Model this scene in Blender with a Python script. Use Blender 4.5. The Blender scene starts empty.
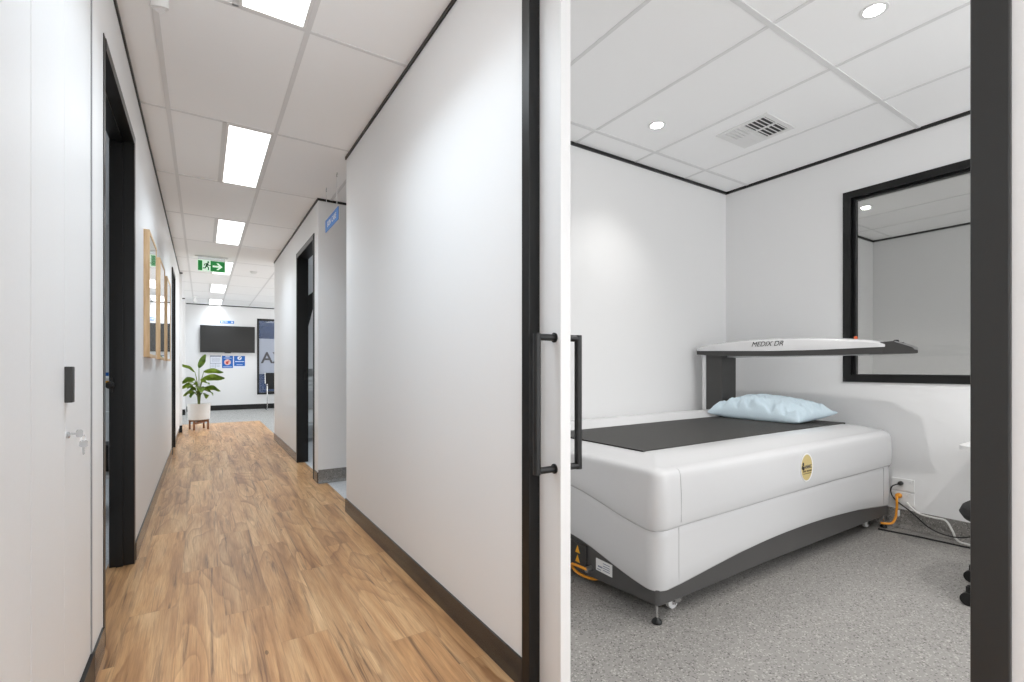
import bpy, bmesh, math, random
from mathutils import Vector, Matrix, noise
random.seed(7)
SC = bpy.context.scene
COL = SC.collection
PI = math.pi

# ------------------------------------------------------------------ camera, world, exposure
cam_d = bpy.data.cameras.new('camera')
cam = bpy.data.objects.new('camera', cam_d); COL.objects.link(cam)
cam.location = (0, 0, 1.095)
cam.rotation_euler = (PI/2, 0, -0.5713)
cam_d.sensor_width = 36.0
cam_d.lens = 481.8/1024*36
cam_d.shift_y = 26.64/1024
cam_d.clip_start = 0.02
SC.camera = cam
W = bpy.data.worlds.new('world'); SC.world = W; W.use_nodes = True
W.node_tree.nodes['Background'].inputs[0].default_value = (0.97, 0.985, 1, 1)
W.node_tree.nodes['Background'].inputs[1].default_value = 2.3
SC.view_settings.view_transform = 'Standard'
SC.view_settings.look = 'None'
SC.view_settings.exposure = 0.33
SC.view_settings.gamma = 1.0
SC.view_settings.use_curve_mapping = False
PANEL = 9.6      # watts of a ceiling panel
SPOT = 42.0       # downlight watts
SC.cycles.max_bounces = 14
SC.cycles.diffuse_bounces = 8
SC.cycles.transparent_max_bounces = 12

# ------------------------------------------------------------------ materials
def srgb(r, g, b):
    f = lambda v: (v/255/12.92) if v/255 <= .04045 else ((v/255+.055)/1.055)**2.4
    return (f(r), f(g), f(b), 1)
MATS = {}
def mat(name, rgb, rough=.5, metal=0, bump=0, bscale=200, var=0, spec=.5, coat=0, emit=0):
    """Principled material with a procedural grain (colour variation and bump)."""
    if name in MATS: return MATS[name]
    m = bpy.data.materials.new(name); m.use_nodes = True
    nt = m.node_tree; b = nt.nodes['Principled BSDF']
    c = srgb(*rgb)
    b.inputs['Base Color'].default_value = c
    b.inputs['Roughness'].default_value = rough
    b.inputs['Metallic'].default_value = metal
    b.inputs['Specular IOR Level'].default_value = spec
    b.inputs['Coat Weight'].default_value = coat
    tc = nt.nodes.new('ShaderNodeTexCoord')
    n = nt.nodes.new('ShaderNodeTexNoise'); n.inputs['Scale'].default_value = bscale; n.inputs['Detail'].default_value = 3
    nt.links.new(tc.outputs['Object'], n.inputs['Vector'])
    mx = nt.nodes.new('ShaderNodeMix'); mx.data_type = 'RGBA'
    v = var if var else .02
    mx.inputs[6].default_value = tuple(min(1, x*(1-v)) for x in c[:3])+(1,)
    mx.inputs[7].default_value = tuple(min(1, x*(1+v)) for x in c[:3])+(1,)
    nt.links.new(n.outputs['Fac'], mx.inputs[0]); nt.links.new(mx.outputs[2], b.inputs['Base Color'])
    if bump:
        bp = nt.nodes.new('ShaderNodeBump'); bp.inputs['Strength'].default_value = bump; bp.inputs['Distance'].default_value = .002
        nt.links.new(n.outputs['Fac'], bp.inputs['Height']); nt.links.new(bp.outputs[0], b.inputs['Normal'])
    if emit:
        b.inputs['Emission Color'].default_value = c; b.inputs['Emission Strength'].default_value = emit
    MATS[name] = m
    return m
def emission(name, rgb, s):
    m = bpy.data.materials.new(name); m.use_nodes = True; nt = m.node_tree
    nt.nodes.remove(nt.nodes['Principled BSDF'])
    e = nt.nodes.new('ShaderNodeEmission'); e.inputs[0].default_value = srgb(*rgb); e.inputs[1].default_value = s
    nt.links.new(e.outputs[0], nt.nodes['Material Output'].inputs[0]); MATS[name] = m
    return m
def glass(name, tint, refl=1.45, rough=0.0):
    m = bpy.data.materials.new(name); m.use_nodes = True; nt = m.node_tree
    nt.nodes.remove(nt.nodes['Principled BSDF'])
    t = nt.nodes.new('ShaderNodeBsdfTransparent'); t.inputs[0].default_value = tint
    g = nt.nodes.new('ShaderNodeBsdfGlossy'); g.inputs['Roughness'].default_value = rough
    fr = nt.nodes.new('ShaderNodeFresnel'); fr.inputs[0].default_value = refl
    mx = nt.nodes.new('ShaderNodeMixShader')
    nt.links.new(fr.outputs[0], mx.inputs[0]); nt.links.new(t.outputs[0], mx.inputs[1]); nt.links.new(g.outputs[0], mx.inputs[2])
    nt.links.new(mx.outputs[0], nt.nodes['Material Output'].inputs[0]); MATS[name] = m
    return m

M_WALL = mat('wall_paint', (233, 233, 233), .45, bump=.05, bscale=320, spec=.35)
M_CEIL = mat('ceiling_tile', (250, 250, 250), .9, bump=.25, bscale=420, var=.03, spec=.1)
M_BAR = mat('ceiling_bar', (226, 226, 226), .5)
M_TRIM = mat('black_trim', (16, 16, 16), .4)
M_BLACK = mat('black_frame', (13, 13, 13), .35, spec=.4)
M_CHAR = mat('charcoal_frame', (40, 40, 39), .42, bump=.05, bscale=500)
M_SKIRT = mat('bronze_skirting', (66, 63, 60), .16, metal=.35)
M_DOORW = mat('door_paint', (230, 230, 230), .38, spec=.5)
M_CAB = mat('cabinet_laminate', (229, 229, 229), .42, bump=.04, bscale=150)
M_STEEL = mat('chrome', (205, 205, 206), .15, metal=1)
M_SILVER = mat('brushed_silver', (170, 170, 170), .35, metal=1)
M_WHITEP = mat('white_plastic', (232, 232, 231), .35)
M_SHELL = mat('scanner_shell', (211, 211, 212), .22, spec=.5, coat=.3)
M_SDARK = mat('scanner_charcoal', (78, 77, 76), .4)
M_SDARK2 = mat('scanner_dark_side', (60, 59, 58), .35)
M_SEAM = mat('panel_gap', (150, 150, 151), .5)
M_MAT = mat('vinyl_mat', (62, 61, 59), .6, bump=.3, bscale=700, var=.05, spec=.25)
M_PIL = mat('pillow_cotton', (196, 212, 221), .85, bump=.4, bscale=120, var=.05, spec=.1)
M_BLK = mat('black_plastic', (13, 13, 13), .4)
M_BLKF = mat('black_fabric', (26, 26, 26), .8, bump=.3, bscale=500)
M_ORANGE = mat('orange_cable', (226, 150, 40), .45)
M_RED = mat('orange_red', (215, 90, 40), .4)
M_WCABLE = mat('white_cable', (225, 224, 220), .5)
M_TIMBER = None
M_BLUE = mat('sign_blue', (58, 128, 205), .4)
M_BLUED = mat('poster_blue', (22, 100, 185), .45)
M_PAPER = mat('poster_paper', (228, 232, 242), .6)
M_INK = mat('grey_ink', (140, 146, 165), .6)
M_PINK = mat('poster_pink', (235, 190, 180), .6)
M_RUST = mat('poster_rust', (190, 70, 60), .6)
M_GREEN = mat('exit_green', (20, 135, 60), .4, emit=.25)
M_GREENL = mat('exit_pale', (214, 244, 220), .4, emit=.45)
M_GREEND = mat('exit_dark_green', (14, 84, 52), .4, emit=.08)
M_SCREEN = mat('tv_screen', (52, 51, 50), .35, spec=.3)
M_YEL = mat('warning_yellow', (240, 175, 40), .5)
M_BADGE = mat('badge_gold', (206, 186, 128), .45, metal=.1)
M_BADGET = mat('badge_text', (110, 95, 60), .5)
M_GREYTXT = mat('grey_letters', (82, 80, 84), .5)
M_POT = mat('white_ceramic', (226, 226, 224), .35)
M_SOIL = mat('soil', (60, 48, 38), .95, bump=1, bscale=80, var=.3)
M_STEM = mat('plant_stem', (110, 125, 60), .55, bscale=60, var=.2)
M_DARKROOM = mat('dark_blue', (30, 44, 70), .3, bscale=12, var=.6)
M_TOWEL = mat('towel', (226, 226, 224), .95, bump=.8, bscale=240)
M_PANEL = emission('light_diffuser', (255, 255, 255), 3.0)
M_DLENS = emission('downlight_lens', (255, 252, 245), 40)
M_GLASS = glass('window_glass', (.80, .80, .79, 1), 1.45)
M_CLEAR = glass('clear_glass', (.93, .95, .97, 1), 1.5)
M_FILM = mat('frosted_film', (172, 178, 192), .6)
M_SPEAK = mat('vent_shade', (60, 60, 60), .7)

def timber(name, a, b, sc=(30, 30, 3)):
    m = mat(name, a, .5); nt = m.node_tree; bs = nt.nodes['Principled BSDF']
    tc = nt.nodes.new('ShaderNodeTexCoord'); mp = nt.nodes.new('ShaderNodeMapping'); mp.inputs['Scale'].default_value = sc
    n = nt.nodes.new('ShaderNodeTexNoise'); n.inputs['Scale'].default_value = 2; n.inputs['Detail'].default_value = 5
    r = nt.nodes.new('ShaderNodeValToRGB'); r.color_ramp.elements[0].position = .35; r.color_ramp.elements[1].position = .65
    r.color_ramp.elements[0].color = srgb(*b); r.color_ramp.elements[1].color = srgb(*a)
    nt.links.new(tc.outputs['Object'], mp.inputs[0]); nt.links.new(mp.outputs[0], n.inputs['Vector'])
    nt.links.new(n.outputs['Fac'], r.inputs[0]); nt.links.new(r.outputs[0], bs.inputs['Base Color'])
    return m
M_TIMBER = timber('oak_frame', (232, 204, 164), (206, 170, 126))
M_STAND = timber('walnut_stand', (150, 98, 58), (104, 64, 36))

def leaf_mat():
    m = mat('leaf_green', (84, 112, 40), .4, spec=.5); nt = m.node_tree; bs = nt.nodes['Principled BSDF']
    tc = nt.nodes.new('ShaderNodeTexCoord')
    n = nt.nodes.new('ShaderNodeTexNoise'); n.inputs['Scale'].default_value = 7; n.inputs['Detail'].default_value = 2
    r = nt.nodes.new('ShaderNodeValToRGB')
    r.color_ramp.elements[0].position = .3; r.color_ramp.elements[0].color = srgb(74, 108, 42)
    r.color_ramp.elements[1].position = .72; r.color_ramp.elements[1].color = srgb(172, 192, 82)
    nt.links.new(tc.outputs['Object'], n.inputs['Vector']); nt.links.new(n.outputs['Fac'], r.inputs[0]); nt.links.new(r.outputs[0], bs.inputs['Base Color'])
    return m
M_LEAF = leaf_mat()

class NG:
    """tiny node-graph helper"""
    def __init__(s, m): s.nt = m.node_tree
    def n(s, t, **kw):
        x = s.nt.nodes.new(t)
        for k, v in kw.items(): setattr(x, k, v)
        return x
    def put(s, sock, v):
        if hasattr(v, 'is_output'): s.nt.links.new(v, sock)
        else: sock.default_value = v
    def math(s, op, a, b=0.0):
        x = s.n('ShaderNodeMath', operation=op); s.put(x.inputs[0], a); s.put(x.inputs[1], b); return x.outputs[0]
    def vec(s, x, y, z=0.0):
        c = s.n('ShaderNodeCombineXYZ'); s.put(c.inputs[0], x); s.put(c.inputs[1], y); s.put(c.inputs[2], z); return c.outputs[0]
    def noise(s, v, sc, det=3, rough=.5, dist=0):
        x = s.n('ShaderNodeTexNoise'); s.put(x.inputs['Vector'], v); x.inputs['Scale'].default_value = sc
        x.inputs['Detail'].default_value = det; x.inputs['Roughness'].default_value = rough; x.inputs['Distortion'].default_value = dist
        return x.outputs['Fac']
    def ramp(s, f, stops):
        x = s.n('ShaderNodeValToRGB'); el = x.color_ramp.elements
        while len(el) < len(stops): el.new(.5)
        for e, (p, c) in zip(el, stops): e.position = p; e.color = c
        s.put(x.inputs[0], f); return x.outputs[0]
    def mix(s, f, a, b, mode='MIX'):
        x = s.n('ShaderNodeMix', data_type='RGBA', blend_type=mode); s.put(x.inputs[0], f); s.put(x.inputs[6], a); s.put(x.inputs[7], b); return x.outputs[2]

def wood_floor():
    m = mat('timber_planks', (190, 150, 110), .33, spec=.45); g = NG(m); bs = g.nt.nodes['Principled BSDF']
    tc = g.n('ShaderNodeTexCoord'); sp = g.n('ShaderNodeSeparateXYZ'); g.nt.links.new(tc.outputs['Object'], sp.inputs[0])
    x, y = sp.outputs[0], sp.outputs[1]
    u = g.math('DIVIDE', g.math('ADD', x, 10.06), .178); row = g.math('FLOOR', u)
    wn = g.n('ShaderNodeTexWhiteNoise', noise_dimensions='1D'); g.put(wn.inputs['W'], row)
    v = g.math('ADD', g.math('DIVIDE', g.math('ADD', y, 20), 1.22), wn.outputs[0]); col = g.math('FLOOR', v)
    w2 = g.n('ShaderNodeTexWhiteNoise', noise_dimensions='2D'); g.put(w2.inputs['Vector'], g.vec(row, col))
    rnd = w2.outputs['Value']; rs = g.n('ShaderNodeSeparateXYZ'); g.nt.links.new(w2.outputs['Color'], rs.inputs[0])
    ox = g.math('MULTIPLY', rs.outputs[0], 37.0); oy = g.math('MULTIPLY', rs.outputs[1], 53.0)
    px = g.math('ADD', x, ox); py = g.math('ADD', y, oy)
    # swirling figure: contour lines of a stretched, warped field
    warp = g.noise(g.vec(g.math('MULTIPLY', px, 18.0), g.math('MULTIPLY', py, 3.0)), 1.0, 3, .6)
    field = g.noise(g.vec(g.math('MULTIPLY', px, 5.2), g.math('MULTIPLY', py, .85)), 1.0, 1.0, .4, .25)
    ph = g.math('ADD', g.math('MULTIPLY', field, 58.0), g.math('MULTIPLY', warp, 4.0))
    rings = g.math('FRACT', g.math('DIVIDE', ph, 6.283))
    base = g.noise(g.vec(g.math('MULTIPLY', px, 11.0), g.math('MULTIPLY', py, .8)), 1.0, 5, .62, .3)
    streak = g.noise(g.vec(g.math('MULTIPLY', px, 40.0), g.math('MULTIPLY', py, 1.3)), 1.0, 6, .65, .5)
    fine = g.noise(g.vec(g.math('MULTIPLY', px, 230.0), g.math('MULTIPLY', py, 6.0)), 1.0, 3, .6)
    c = g.ramp(base, [(.27, srgb(138, 97, 62)), (.47, srgb(192, 147, 101)), (.70, srgb(222, 184, 138))])
    rg = g.ramp(rings, [(0, (0, 0, 0, 1)), (.72, (.42, .42, .42, 1)), (.93, (1, 1, 1, 1)), (1, (0, 0, 0, 1))])
    patch = g.ramp(g.noise(g.vec(g.math('MULTIPLY', px, 4.0), g.math('MULTIPLY', py, .7)), 1.0, 2), [(.38, (.15, .15, .15, 1)), (.62, (1, 1, 1, 1))])
    c = g.mix(g.math('MULTIPLY', g.math('MULTIPLY', rg, patch), .72), c, srgb(118, 74, 42))
    st = g.ramp(streak, [(.54, (0, 0, 0, 1)), (.68, (1, 1, 1, 1))])
    c = g.mix(g.math('MULTIPLY', st, .82), c, srgb(86, 60, 42))
    fr = g.ramp(fine, [(.40, (0, 0, 0, 1)), (.70, (1, 1, 1, 1))])
    c = g.mix(g.math('MULTIPLY', fr, .36), c, srgb(118, 82, 55))
    tone = g.ramp(rnd, [(0, (.88, .87, .86, 1)), (.5, (1, .99, .98, 1)), (1, (1.08, 1.05, 1.0, 1))])
    c = g.mix(1.0, c, tone, 'MULTIPLY')
    kn = g.n('ShaderNodeTexVoronoi'); g.put(kn.inputs['Vector'], g.vec(g.math('MULTIPLY', px, 7.0), g.math('MULTIPLY', py, 2.6))); kn.inputs['Scale'].default_value = 1.0
    kd = g.math('LESS_THAN', kn.outputs['Distance'], .045)
    c = g.mix(g.math('MULTIPLY', kd, .6), c, srgb(70, 46, 30))
    # plank joints
    fu = g.math('FRACT', u); fv = g.math('FRACT', v)
    ju = g.math('LESS_THAN', fu, .008); jv = g.math('LESS_THAN', fv, .0016)
    j = g.math('MAXIMUM', ju, jv)
    c = g.mix(g.math('MULTIPLY', j, .38), c, srgb(104, 76, 52))
    g.put(bs.inputs['Base Color'], c)
    g.put(bs.inputs['Roughness'], g.math('ADD', g.math('MULTIPLY', fine, .18), .28))
    bp = g.n('ShaderNodeBump'); bp.inputs['Strength'].default_value = .12; bp.inputs['Distance'].default_value = .002
    g.put(bp.inputs['Height'], g.math('SUBTRACT', fine, j)); g.put(bs.inputs['Normal'], bp.outputs[0])
    return m
M_WOOD = wood_floor()

def speckle(name, base, lo, hi, sc=190, rough=.5):
    m = mat(name, base, rough, spec=.4); g = NG(m); bs = g.nt.nodes['Principled BSDF']
    tc = g.n('ShaderNodeTexCoord')
    v1 = g.n('ShaderNodeTexVoronoi'); v1.inputs['Scale'].default_value = sc; g.nt.links.new(tc.outputs['Object'], v1.inputs['Vector'])
    s1 = g.n('ShaderNodeSeparateXYZ'); g.nt.links.new(v1.outputs['Color'], s1.inputs[0])
    n = g.noise(tc.outputs['Object'], 60, 3)
    c = g.mix(n, tuple(x*.92 for x in srgb(*base)[:3])+(1,), tuple(x*1.08 for x in srgb(*base)[:3])+(1,))
    c = g.mix(g.math('MULTIPLY', g.math('GREATER_THAN', s1.outputs[0], .90), .6), c, srgb(*hi))
    c = g.mix(g.math('MULTIPLY', g.math('LESS_THAN', s1.outputs[0], .09), .75), c, srgb(*lo))
    g.put(bs.inputs['Base Color'], c)
    return m
M_VINYL = speckle('speckled_vinyl', (152, 149, 145), (88, 84, 80), (204, 200, 194))
M_VCOVE = speckle('speckled_cove', (132, 129, 125), (84, 80, 76), (180, 176, 170))
M_VINYLW = speckle('pale_vinyl', (196, 197, 198), (165, 166, 168), (222, 222, 222))
M_CARPET = speckle('reception_carpet', (150, 149, 146), (104, 104, 103), (186, 185, 182), 90, .95)

# ------------------------------------------------------------------ mesh helpers
def box(bm, x0, x1, y0, y1, z0, z1, bev=0, seg=2):
    m = Matrix.Translation(((x0+x1)/2, (y0+y1)/2, (z0+z1)/2)) @ Matrix.Diagonal((abs(x1-x0), abs(y1-y0), abs(z1-z0), 1))
    r = bmesh.ops.create_cube(bm, size=1, matrix=m)
    if bev:
        es = list({e for v in r['verts'] for e in v.link_edges})
        bmesh.ops.bevel(bm, geom=es, offset=bev, segments=seg, profile=.5, affect='EDGES')
    return bm
def B(*a, **k): return box(bmesh.new(), *a, **k)
def tube(bm, pts, r, n=10, cap=True):
    """swept tube; r a number or a list"""
    pts = [Vector(p) for p in pts]; rings = []
    up = Vector((0, 0, 1)); prev = None
    for i, p in enumerate(pts):
        t = (pts[min(i+1, len(pts)-1)]-pts[max(i-1, 0)]).normalized()
        if prev is None:
            a = up.cross(t)
            if a.length < 1e-3: a = Vector((1, 0, 0)).cross(t)
        else: a = prev - t*prev.dot(t)
        a.normalize(); prev = a; b = t.cross(a)
        rr = r[i] if isinstance(r, (list, tuple)) else r
        rings.append([bm.verts.new(p+(a*math.cos(2*PI*k/n)+b*math.sin(2*PI*k/n))*rr) for k in range(n)])
    for q, w in zip(rings, rings[1:]):
        for k in range(n): bm.faces.new((q[k], q[(k+1) % n], w[(k+1) % n], w[k]))
    if cap: bm.faces.new(rings[0][::-1]); bm.faces.new(rings[-1])
    return bm
def T(*a, **k): return tube(bmesh.new(), *a, **k)
def lathe(bm, prof, c, axis='Z', n=28):
    """profile [(r,h)...] revolved about an axis through c"""
    rings = []
    for r, h in prof:
        ring = []
        for k in range(n):
            a = 2*PI*k/n; p = (r*math.cos(a), r*math.sin(a), h)
            if axis == 'X': p = (h, p[0], p[1])
            if axis == 'Y': p = (p[0], h, p[1])
            ring.append(bm.verts.new((c[0]+p[0], c[1]+p[1], c[2]+p[2])))
        rings.append(ring)
    for q, w in zip(rings, rings[1:]):
        for k in range(n): bm.faces.new((q[k], q[(k+1) % n], w[(k+1) % n], w[k]))
    bm.faces.new(rings[0][::-1]); bm.faces.new(rings[-1])
    bmesh.ops.recalc_face_normals(bm, faces=bm.faces)
    return bm
def L(*a, **k): return lathe(bmesh.new(), *a, **k)
def smooth_path(pts, k=8):
    P = [Vector(p) for p in pts]; P = [P[0]]+P+[P[-1]]; out = []
    for i in range(1, len(P)-2):
        for j in range(k):
            t = j/k; a, b, c, d = P[i-1], P[i], P[i+1], P[i+2]
            out.append(.5*((2*b)+(c-a)*t+(2*a-5*b+4*c-d)*t*t+(3*b-a-3*c+d)*t**3))
    return out+[P[-2]]
def prism(bm, poly, fn, d):
    """flat polygon [(a,b)] placed by fn(a,b,depth) and given thickness d"""
    f0 = [bm.verts.new(fn(a, b, 0)) for a, b in poly]; f1 = [bm.verts.new(fn(a, b, d)) for a, b in poly]
    bm.faces.new(f0); bm.faces.new(f1[::-1]); n = len(poly)
    for i in range(n): bm.faces.new((f0[i], f0[(i+1) % n], f1[(i+1) % n], f1[i]))
    bmesh.ops.recalc_face_normals(bm, faces=bm.faces)
    return bm
def wloc(o):
    v = Vector((0, 0, 0))
    while o is not None: v += o.location; o = o.parent
    return v
def obj(name, bm, m, parent=None, loc=None, smooth=False):
    """world-space bmesh -> one mesh object (origin at loc / parent's origin)"""
    org = Vector(loc) if loc is not None else (wloc(parent) if parent else Vector((0, 0, 0)))
    if org.length: bmesh.ops.translate(bm, verts=bm.verts, vec=-org)
    me = bpy.data.meshes.new(name); bm.to_mesh(me); bm.free()
    me.materials.append(m)
    if smooth:
        for p in me.polygons: p.use_smooth = True
        me.set_sharp_from_angle(angle=math.radians(38))
    o = bpy.data.objects.new(name, me); COL.objects.link(o)
    if parent is None: o.location = org
    else:
        o.parent = parent; o.location = org-wloc(parent)
    return o
def tag(o, label=None, cat=None, group=None, kind=None):
    if label: o['label'] = label
    if cat: o['category'] = cat
    if group: o['group'] = group
    if kind: o['kind'] = kind
    return o
def thing(name, label, cat, loc, group=None, kind=None):
    o = bpy.data.objects.new(name, None); COL.objects.link(o); o.location = loc
    o.empty_display_size = .1
    return tag(o, label, cat, group, kind)
def struct(name, bm, m, parent=None, label=None, cat=None, smooth=False):
    o = obj(name, bm, m, parent, smooth=smooth)
    if parent is None: tag(o, label, cat, None, 'structure')
    return o
def copy_tree(o, parent=None):
    c = o.copy(); COL.objects.link(c)
    if parent: c.parent = parent
    for ch in list(o.children): copy_tree(ch, c)
    return c
FRONT_Y = ((1, 0, 0), (0, 0, 1), (0, -1, 0))    # faces -Y
FRONT_X = ((0, -1, 0), (0, 0, 1), (-1, 0, 0))   # faces -X
def text(name, s, size, at, axes, m, parent, shear=0, bold=0, wid=1.0, align='CENTER'):
    cu = bpy.data.curves.new('lettering', 'FONT'); cu.body = s; cu.size = size; cu.shear = shear; cu.offset = bold
    cu.align_x = align; cu.align_y = 'CENTER'; cu.extrude = .0006
    t = bpy.data.objects.new('lettering', cu); COL.objects.link(t)
    bpy.context.view_layer.update()
    me = bpy.data.meshes.new_from_object(t.evaluated_get(bpy.context.evaluated_depsgraph_get()))
    bpy.data.objects.remove(t)
    ax = [Vector(a) for a in axes]; org = Vector(at)-wloc(parent)
    for v in me.vertices: v.co = org+ax[0]*v.co.x*wid+ax[1]*v.co.y+ax[2]*v.co.z
    me.materials.clear(); me.materials.append(m); me.name = name
    o = bpy.data.objects.new(name, me); COL.objects.link(o); o.parent = parent
    return o
def ss(a, b, x):
    t = max(0, min(1, (x-a)/(b-a))); return t*t*(3-2*t)

# ------------------------------------------------------------------ the setting
H = 2.7
XL, XR, XRi = -.323, .923, 1.033       # corridor walls, inner face of the right one
XW, YB = 4.0375, 2.654                 # scan room: window wall, back wall
YF = 14.45                             # far reception wall
# floors
struct('floor', B(-.44, 1.0, -1.3, 11.2, -.1, 0), M_WOOD, label='long timber-look plank floor of the corridor', cat='floor')
b = bmesh.new(); box(b, 1.0, 4.14, -1.3, 2.76, -.1, 0); struct('floor_scan_room', b, M_VINYL, label='grey speckled vinyl floor of the scan room', cat='floor')
struct('floor_side_rooms', B(1.0, 4.2, 3.6, 8.2, -.1, 0), M_VINYLW, label='pale vinyl floor of the side passage and room on the right', cat='floor')
struct('floor_left_room', B(-3.6, -.44, 1.9, 7.2, -.1, 0), M_VINYLW, label='pale vinyl floor of the room on the left', cat='floor')
b = bmesh.new(); box(b, -3.2, 4.2, 11.2, 14.6, -.1, 0); box(b, 1.0, 4.2, 8.2, 11.2, -.1, 0); box(b, -3.2, -.44, 9.9, 11.2, -.1, 0)
struct('floor_reception', b, M_CARPET, label='grey flecked carpet of the reception at the far end', cat='floor')
struct('floor_next_room', B(4.14, 7.3, -1.3, 2.76, -.1, 0), M_VINYL, label='floor of the room behind the window', cat='floor')
# ceiling and grid
struct('ceiling', B(-3.6, 7.3, -1.3, 14.6, H, H+.1), M_CEIL, label='white tiled suspended ceiling', cat='ceiling')
b = bmesh.new()
def bx(x, y0, y1, w=.012, z=.004): box(b, x-w, x+w, y0, y1, H-z, H)
def by(y, x0, x1, w=.010, z=.003): box(b, x0, x1, y-w, y+w, H-z, H)
LIGHT_Y = [1.259, 3.659, 6.059, 8.459, 10.859, 13.259]
bx(-.177, -1.2, YF); bx(.423, -1.2, YF); bx(1.023, 8.15, YF); bx(1.04, 3.77, 4.83); bx(1.623, 8.15, YF)
for j in range(-3, 10):
    yy = 2.459+1.2*j
    by(yy, XL, XR if yy < 8.15 else 3.9)
for ly in LIGHT_Y: bx(.123, ly, min(ly+1.2, YF), .012, .003)
struct('trim_1', b, M_BAR, label='pale metal grid bars of the corridor ceiling', cat='ceiling grid')
b = bmesh.new()
for i in range(4): bx(1.6386+.6*i, -1.2, YB, .010, .003)
for yy in (.0408, 1.2408, 2.4408): by(yy, XRi, XW, .013, .004)
struct('trim_2', b, M_BAR, label='pale metal grid bars of the scan room ceiling', cat='ceiling grid')
b = bmesh.new()
for i in range(5): bx(4.74+.6*i, -1.2, YB, .007, .003)
for yy in (1.25, 2.45): by(yy, 4.14, 7.14, .007, .003)
struct('trim_3', b, M_BAR, label='ceiling grid bars seen through the window', cat='ceiling grid')
# walls ---------------------------------------------------------------
def wall(name, boxes, label, m=M_WALL):
    b = bmesh.new()
    for q in boxes: box(b, *q)
    return struct(name, b, m, label=label, cat='wall')
D2 = (2.43, 3.43, 2.375)      # left doorway y0 y1 top
D3 = (5.02, 6.03, 2.385)      # right far doorway
D4 = (7.42, 8.10, 2.33)       # far left door
wall('wall_left', [(XL-.11, XL, -1.2, .58, 0, H), (XL-.11, XL, 2.207, D2[0], 0, H), (XL-.11, XL, D2[0], D2[1], D2[2], H),
                   (XL-.11, XL, D2[1], D4[0], 0, H), (XL-.11, XL, D4[0], D4[1], D4[2], H), (XL-.11, XL, D4[1], 9.85, 0, H),
                   (XL-.11, XL+.035, 9.85, 9.97, 0, H), (XL-.11, XL, .58, 2.207, 2.41, H)], 'white left wall of the corridor')
wall('wall_right', [(XR, XR+.026, 1.363, 3.767, 0, H), (1.008, XRi, 1.363, YB, 0, H), (XR, XRi, -1.2, .183, 0, H),
                    (XR, XR+.026, .183, 1.363, 2.42, H), (1.008, XRi, .183, 1.363, 2.42, H), (XR+.026, XRi, YB, 3.767, 0, H)], 'white corridor wall beside the scan room')
wall('wall_right_far', [(XR, XRi, 4.83, D3[0], 0, H), (XR, XRi, D3[0], D3[1], D3[2], H), (XR, XRi, D3[1], 8.13, 0, H)], 'white corridor wall beyond the side passage')
wall('wall_back', [(XRi, XW, YB, YB+.1, 0, H)], 'white back wall of the scan room behind the scanner')
WY0, WY1, WZ0, WZ1 = .25, 1.692, .99, 2.397     # scan room window opening
wall('wall_window', [(XW, XW+.1, WY1, YB, 0, H), (XW, XW+.1, -1.2, WY0, 0, H), (XW, XW+.1, WY0, WY1, 0, WZ0), (XW, XW+.1, WY0, WY1, WZ1, H)],
     'white scan room wall with the black framed window')
wall('wall_front', [(XRi, 7.14, -1.3, -1.2, 0, .3), (XRi, 7.14, -1.3, -1.2, 2.5, H), (XRi, 1.3, -1.3, -1.2, .3, 2.5), (3.8, 4.6, -1.3, -1.2, .3, 2.5), (6.6, 7.14, -1.3, -1.2, .3, 2.5)], 'outside wall of the two rooms with added openings for daylight')  # unseen openings added so world light brightens both rooms
wall('wall_next_room', [(4.1375, 7.14, 2.66, 2.76, 0, H), (7.14, 7.24, -1.3, 2.76, 0, H)], 'walls of the room seen through the window')
wall('wall_passage', [(1.033, 3.2, 3.667, 3.767, 0, H), (1.033, 3.3, 4.83, 4.93, 0, H), (3.2, 3.3, 3.667, 4.83, 0, H)], 'walls of the side passage on the right')
wall('wall_side_room', [(1.033, 4.2, 8.03, 8.13, 0, H), (4.1, 4.2, 4.93, 8.03, 0, H), (3.3, 4.1, 4.83, 4.93, 0, H)], 'walls of the room behind the right doorway')
wall('wall_left_room', [(-3.5, XL-.11, 7.0, 7.1, 0, H), (-3.6, -3.5, 1.9, 7.1, 0, H), (-3.5, XL-.11, 2.215, 2.30, 0, H)], 'walls of the room behind the left doorway')
FW0, FW1, FZ0, FZ1 = 1.225, 1.95, .38, 2.40    # far window
wall('wall_far', [(-3.2, FW0, YF, YF+.1, 0, H), (FW1, 4.2, YF, YF+.1, 0, H), (FW0, FW1, YF, YF+.1, 0, FZ0), (FW0, FW1, YF, YF+.1, FZ1, H)],
     'white far wall of the reception with the television')
wall('wall_reception', [(4.1, 4.2, 8.13, YF, 0, .3), (4.1, 4.2, 8.13, YF, 2.5, H), (-3.2, -3.1, 10.1, YF, 0, .3), (-3.2, -3.1, 10.1, YF, 2.5, H), (-3.1, XL-.11, 9.9, 9.97, 0, H), (-3.1, -.335, 13.45, 13.6, 0, H)], 'side walls of the reception with added daylight openings')  # both sides left open, added to bring world light into the reception
wall('wall_near', [(XL-.11, XRi, -1.3, -1.2, 0, .08), (XL-.11, XRi, -1.3, -1.2, 2.62, H)], 'unseen corridor end behind the camera, left open to add daylight')  # only sill and head; the gap is added to let sky light in
wall('wall_beyond_window', [(.8, 2.5, YF+1.6, YF+1.7, -.1, H)], 'dark tinted view behind the far window', M_DARKROOM)
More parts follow.
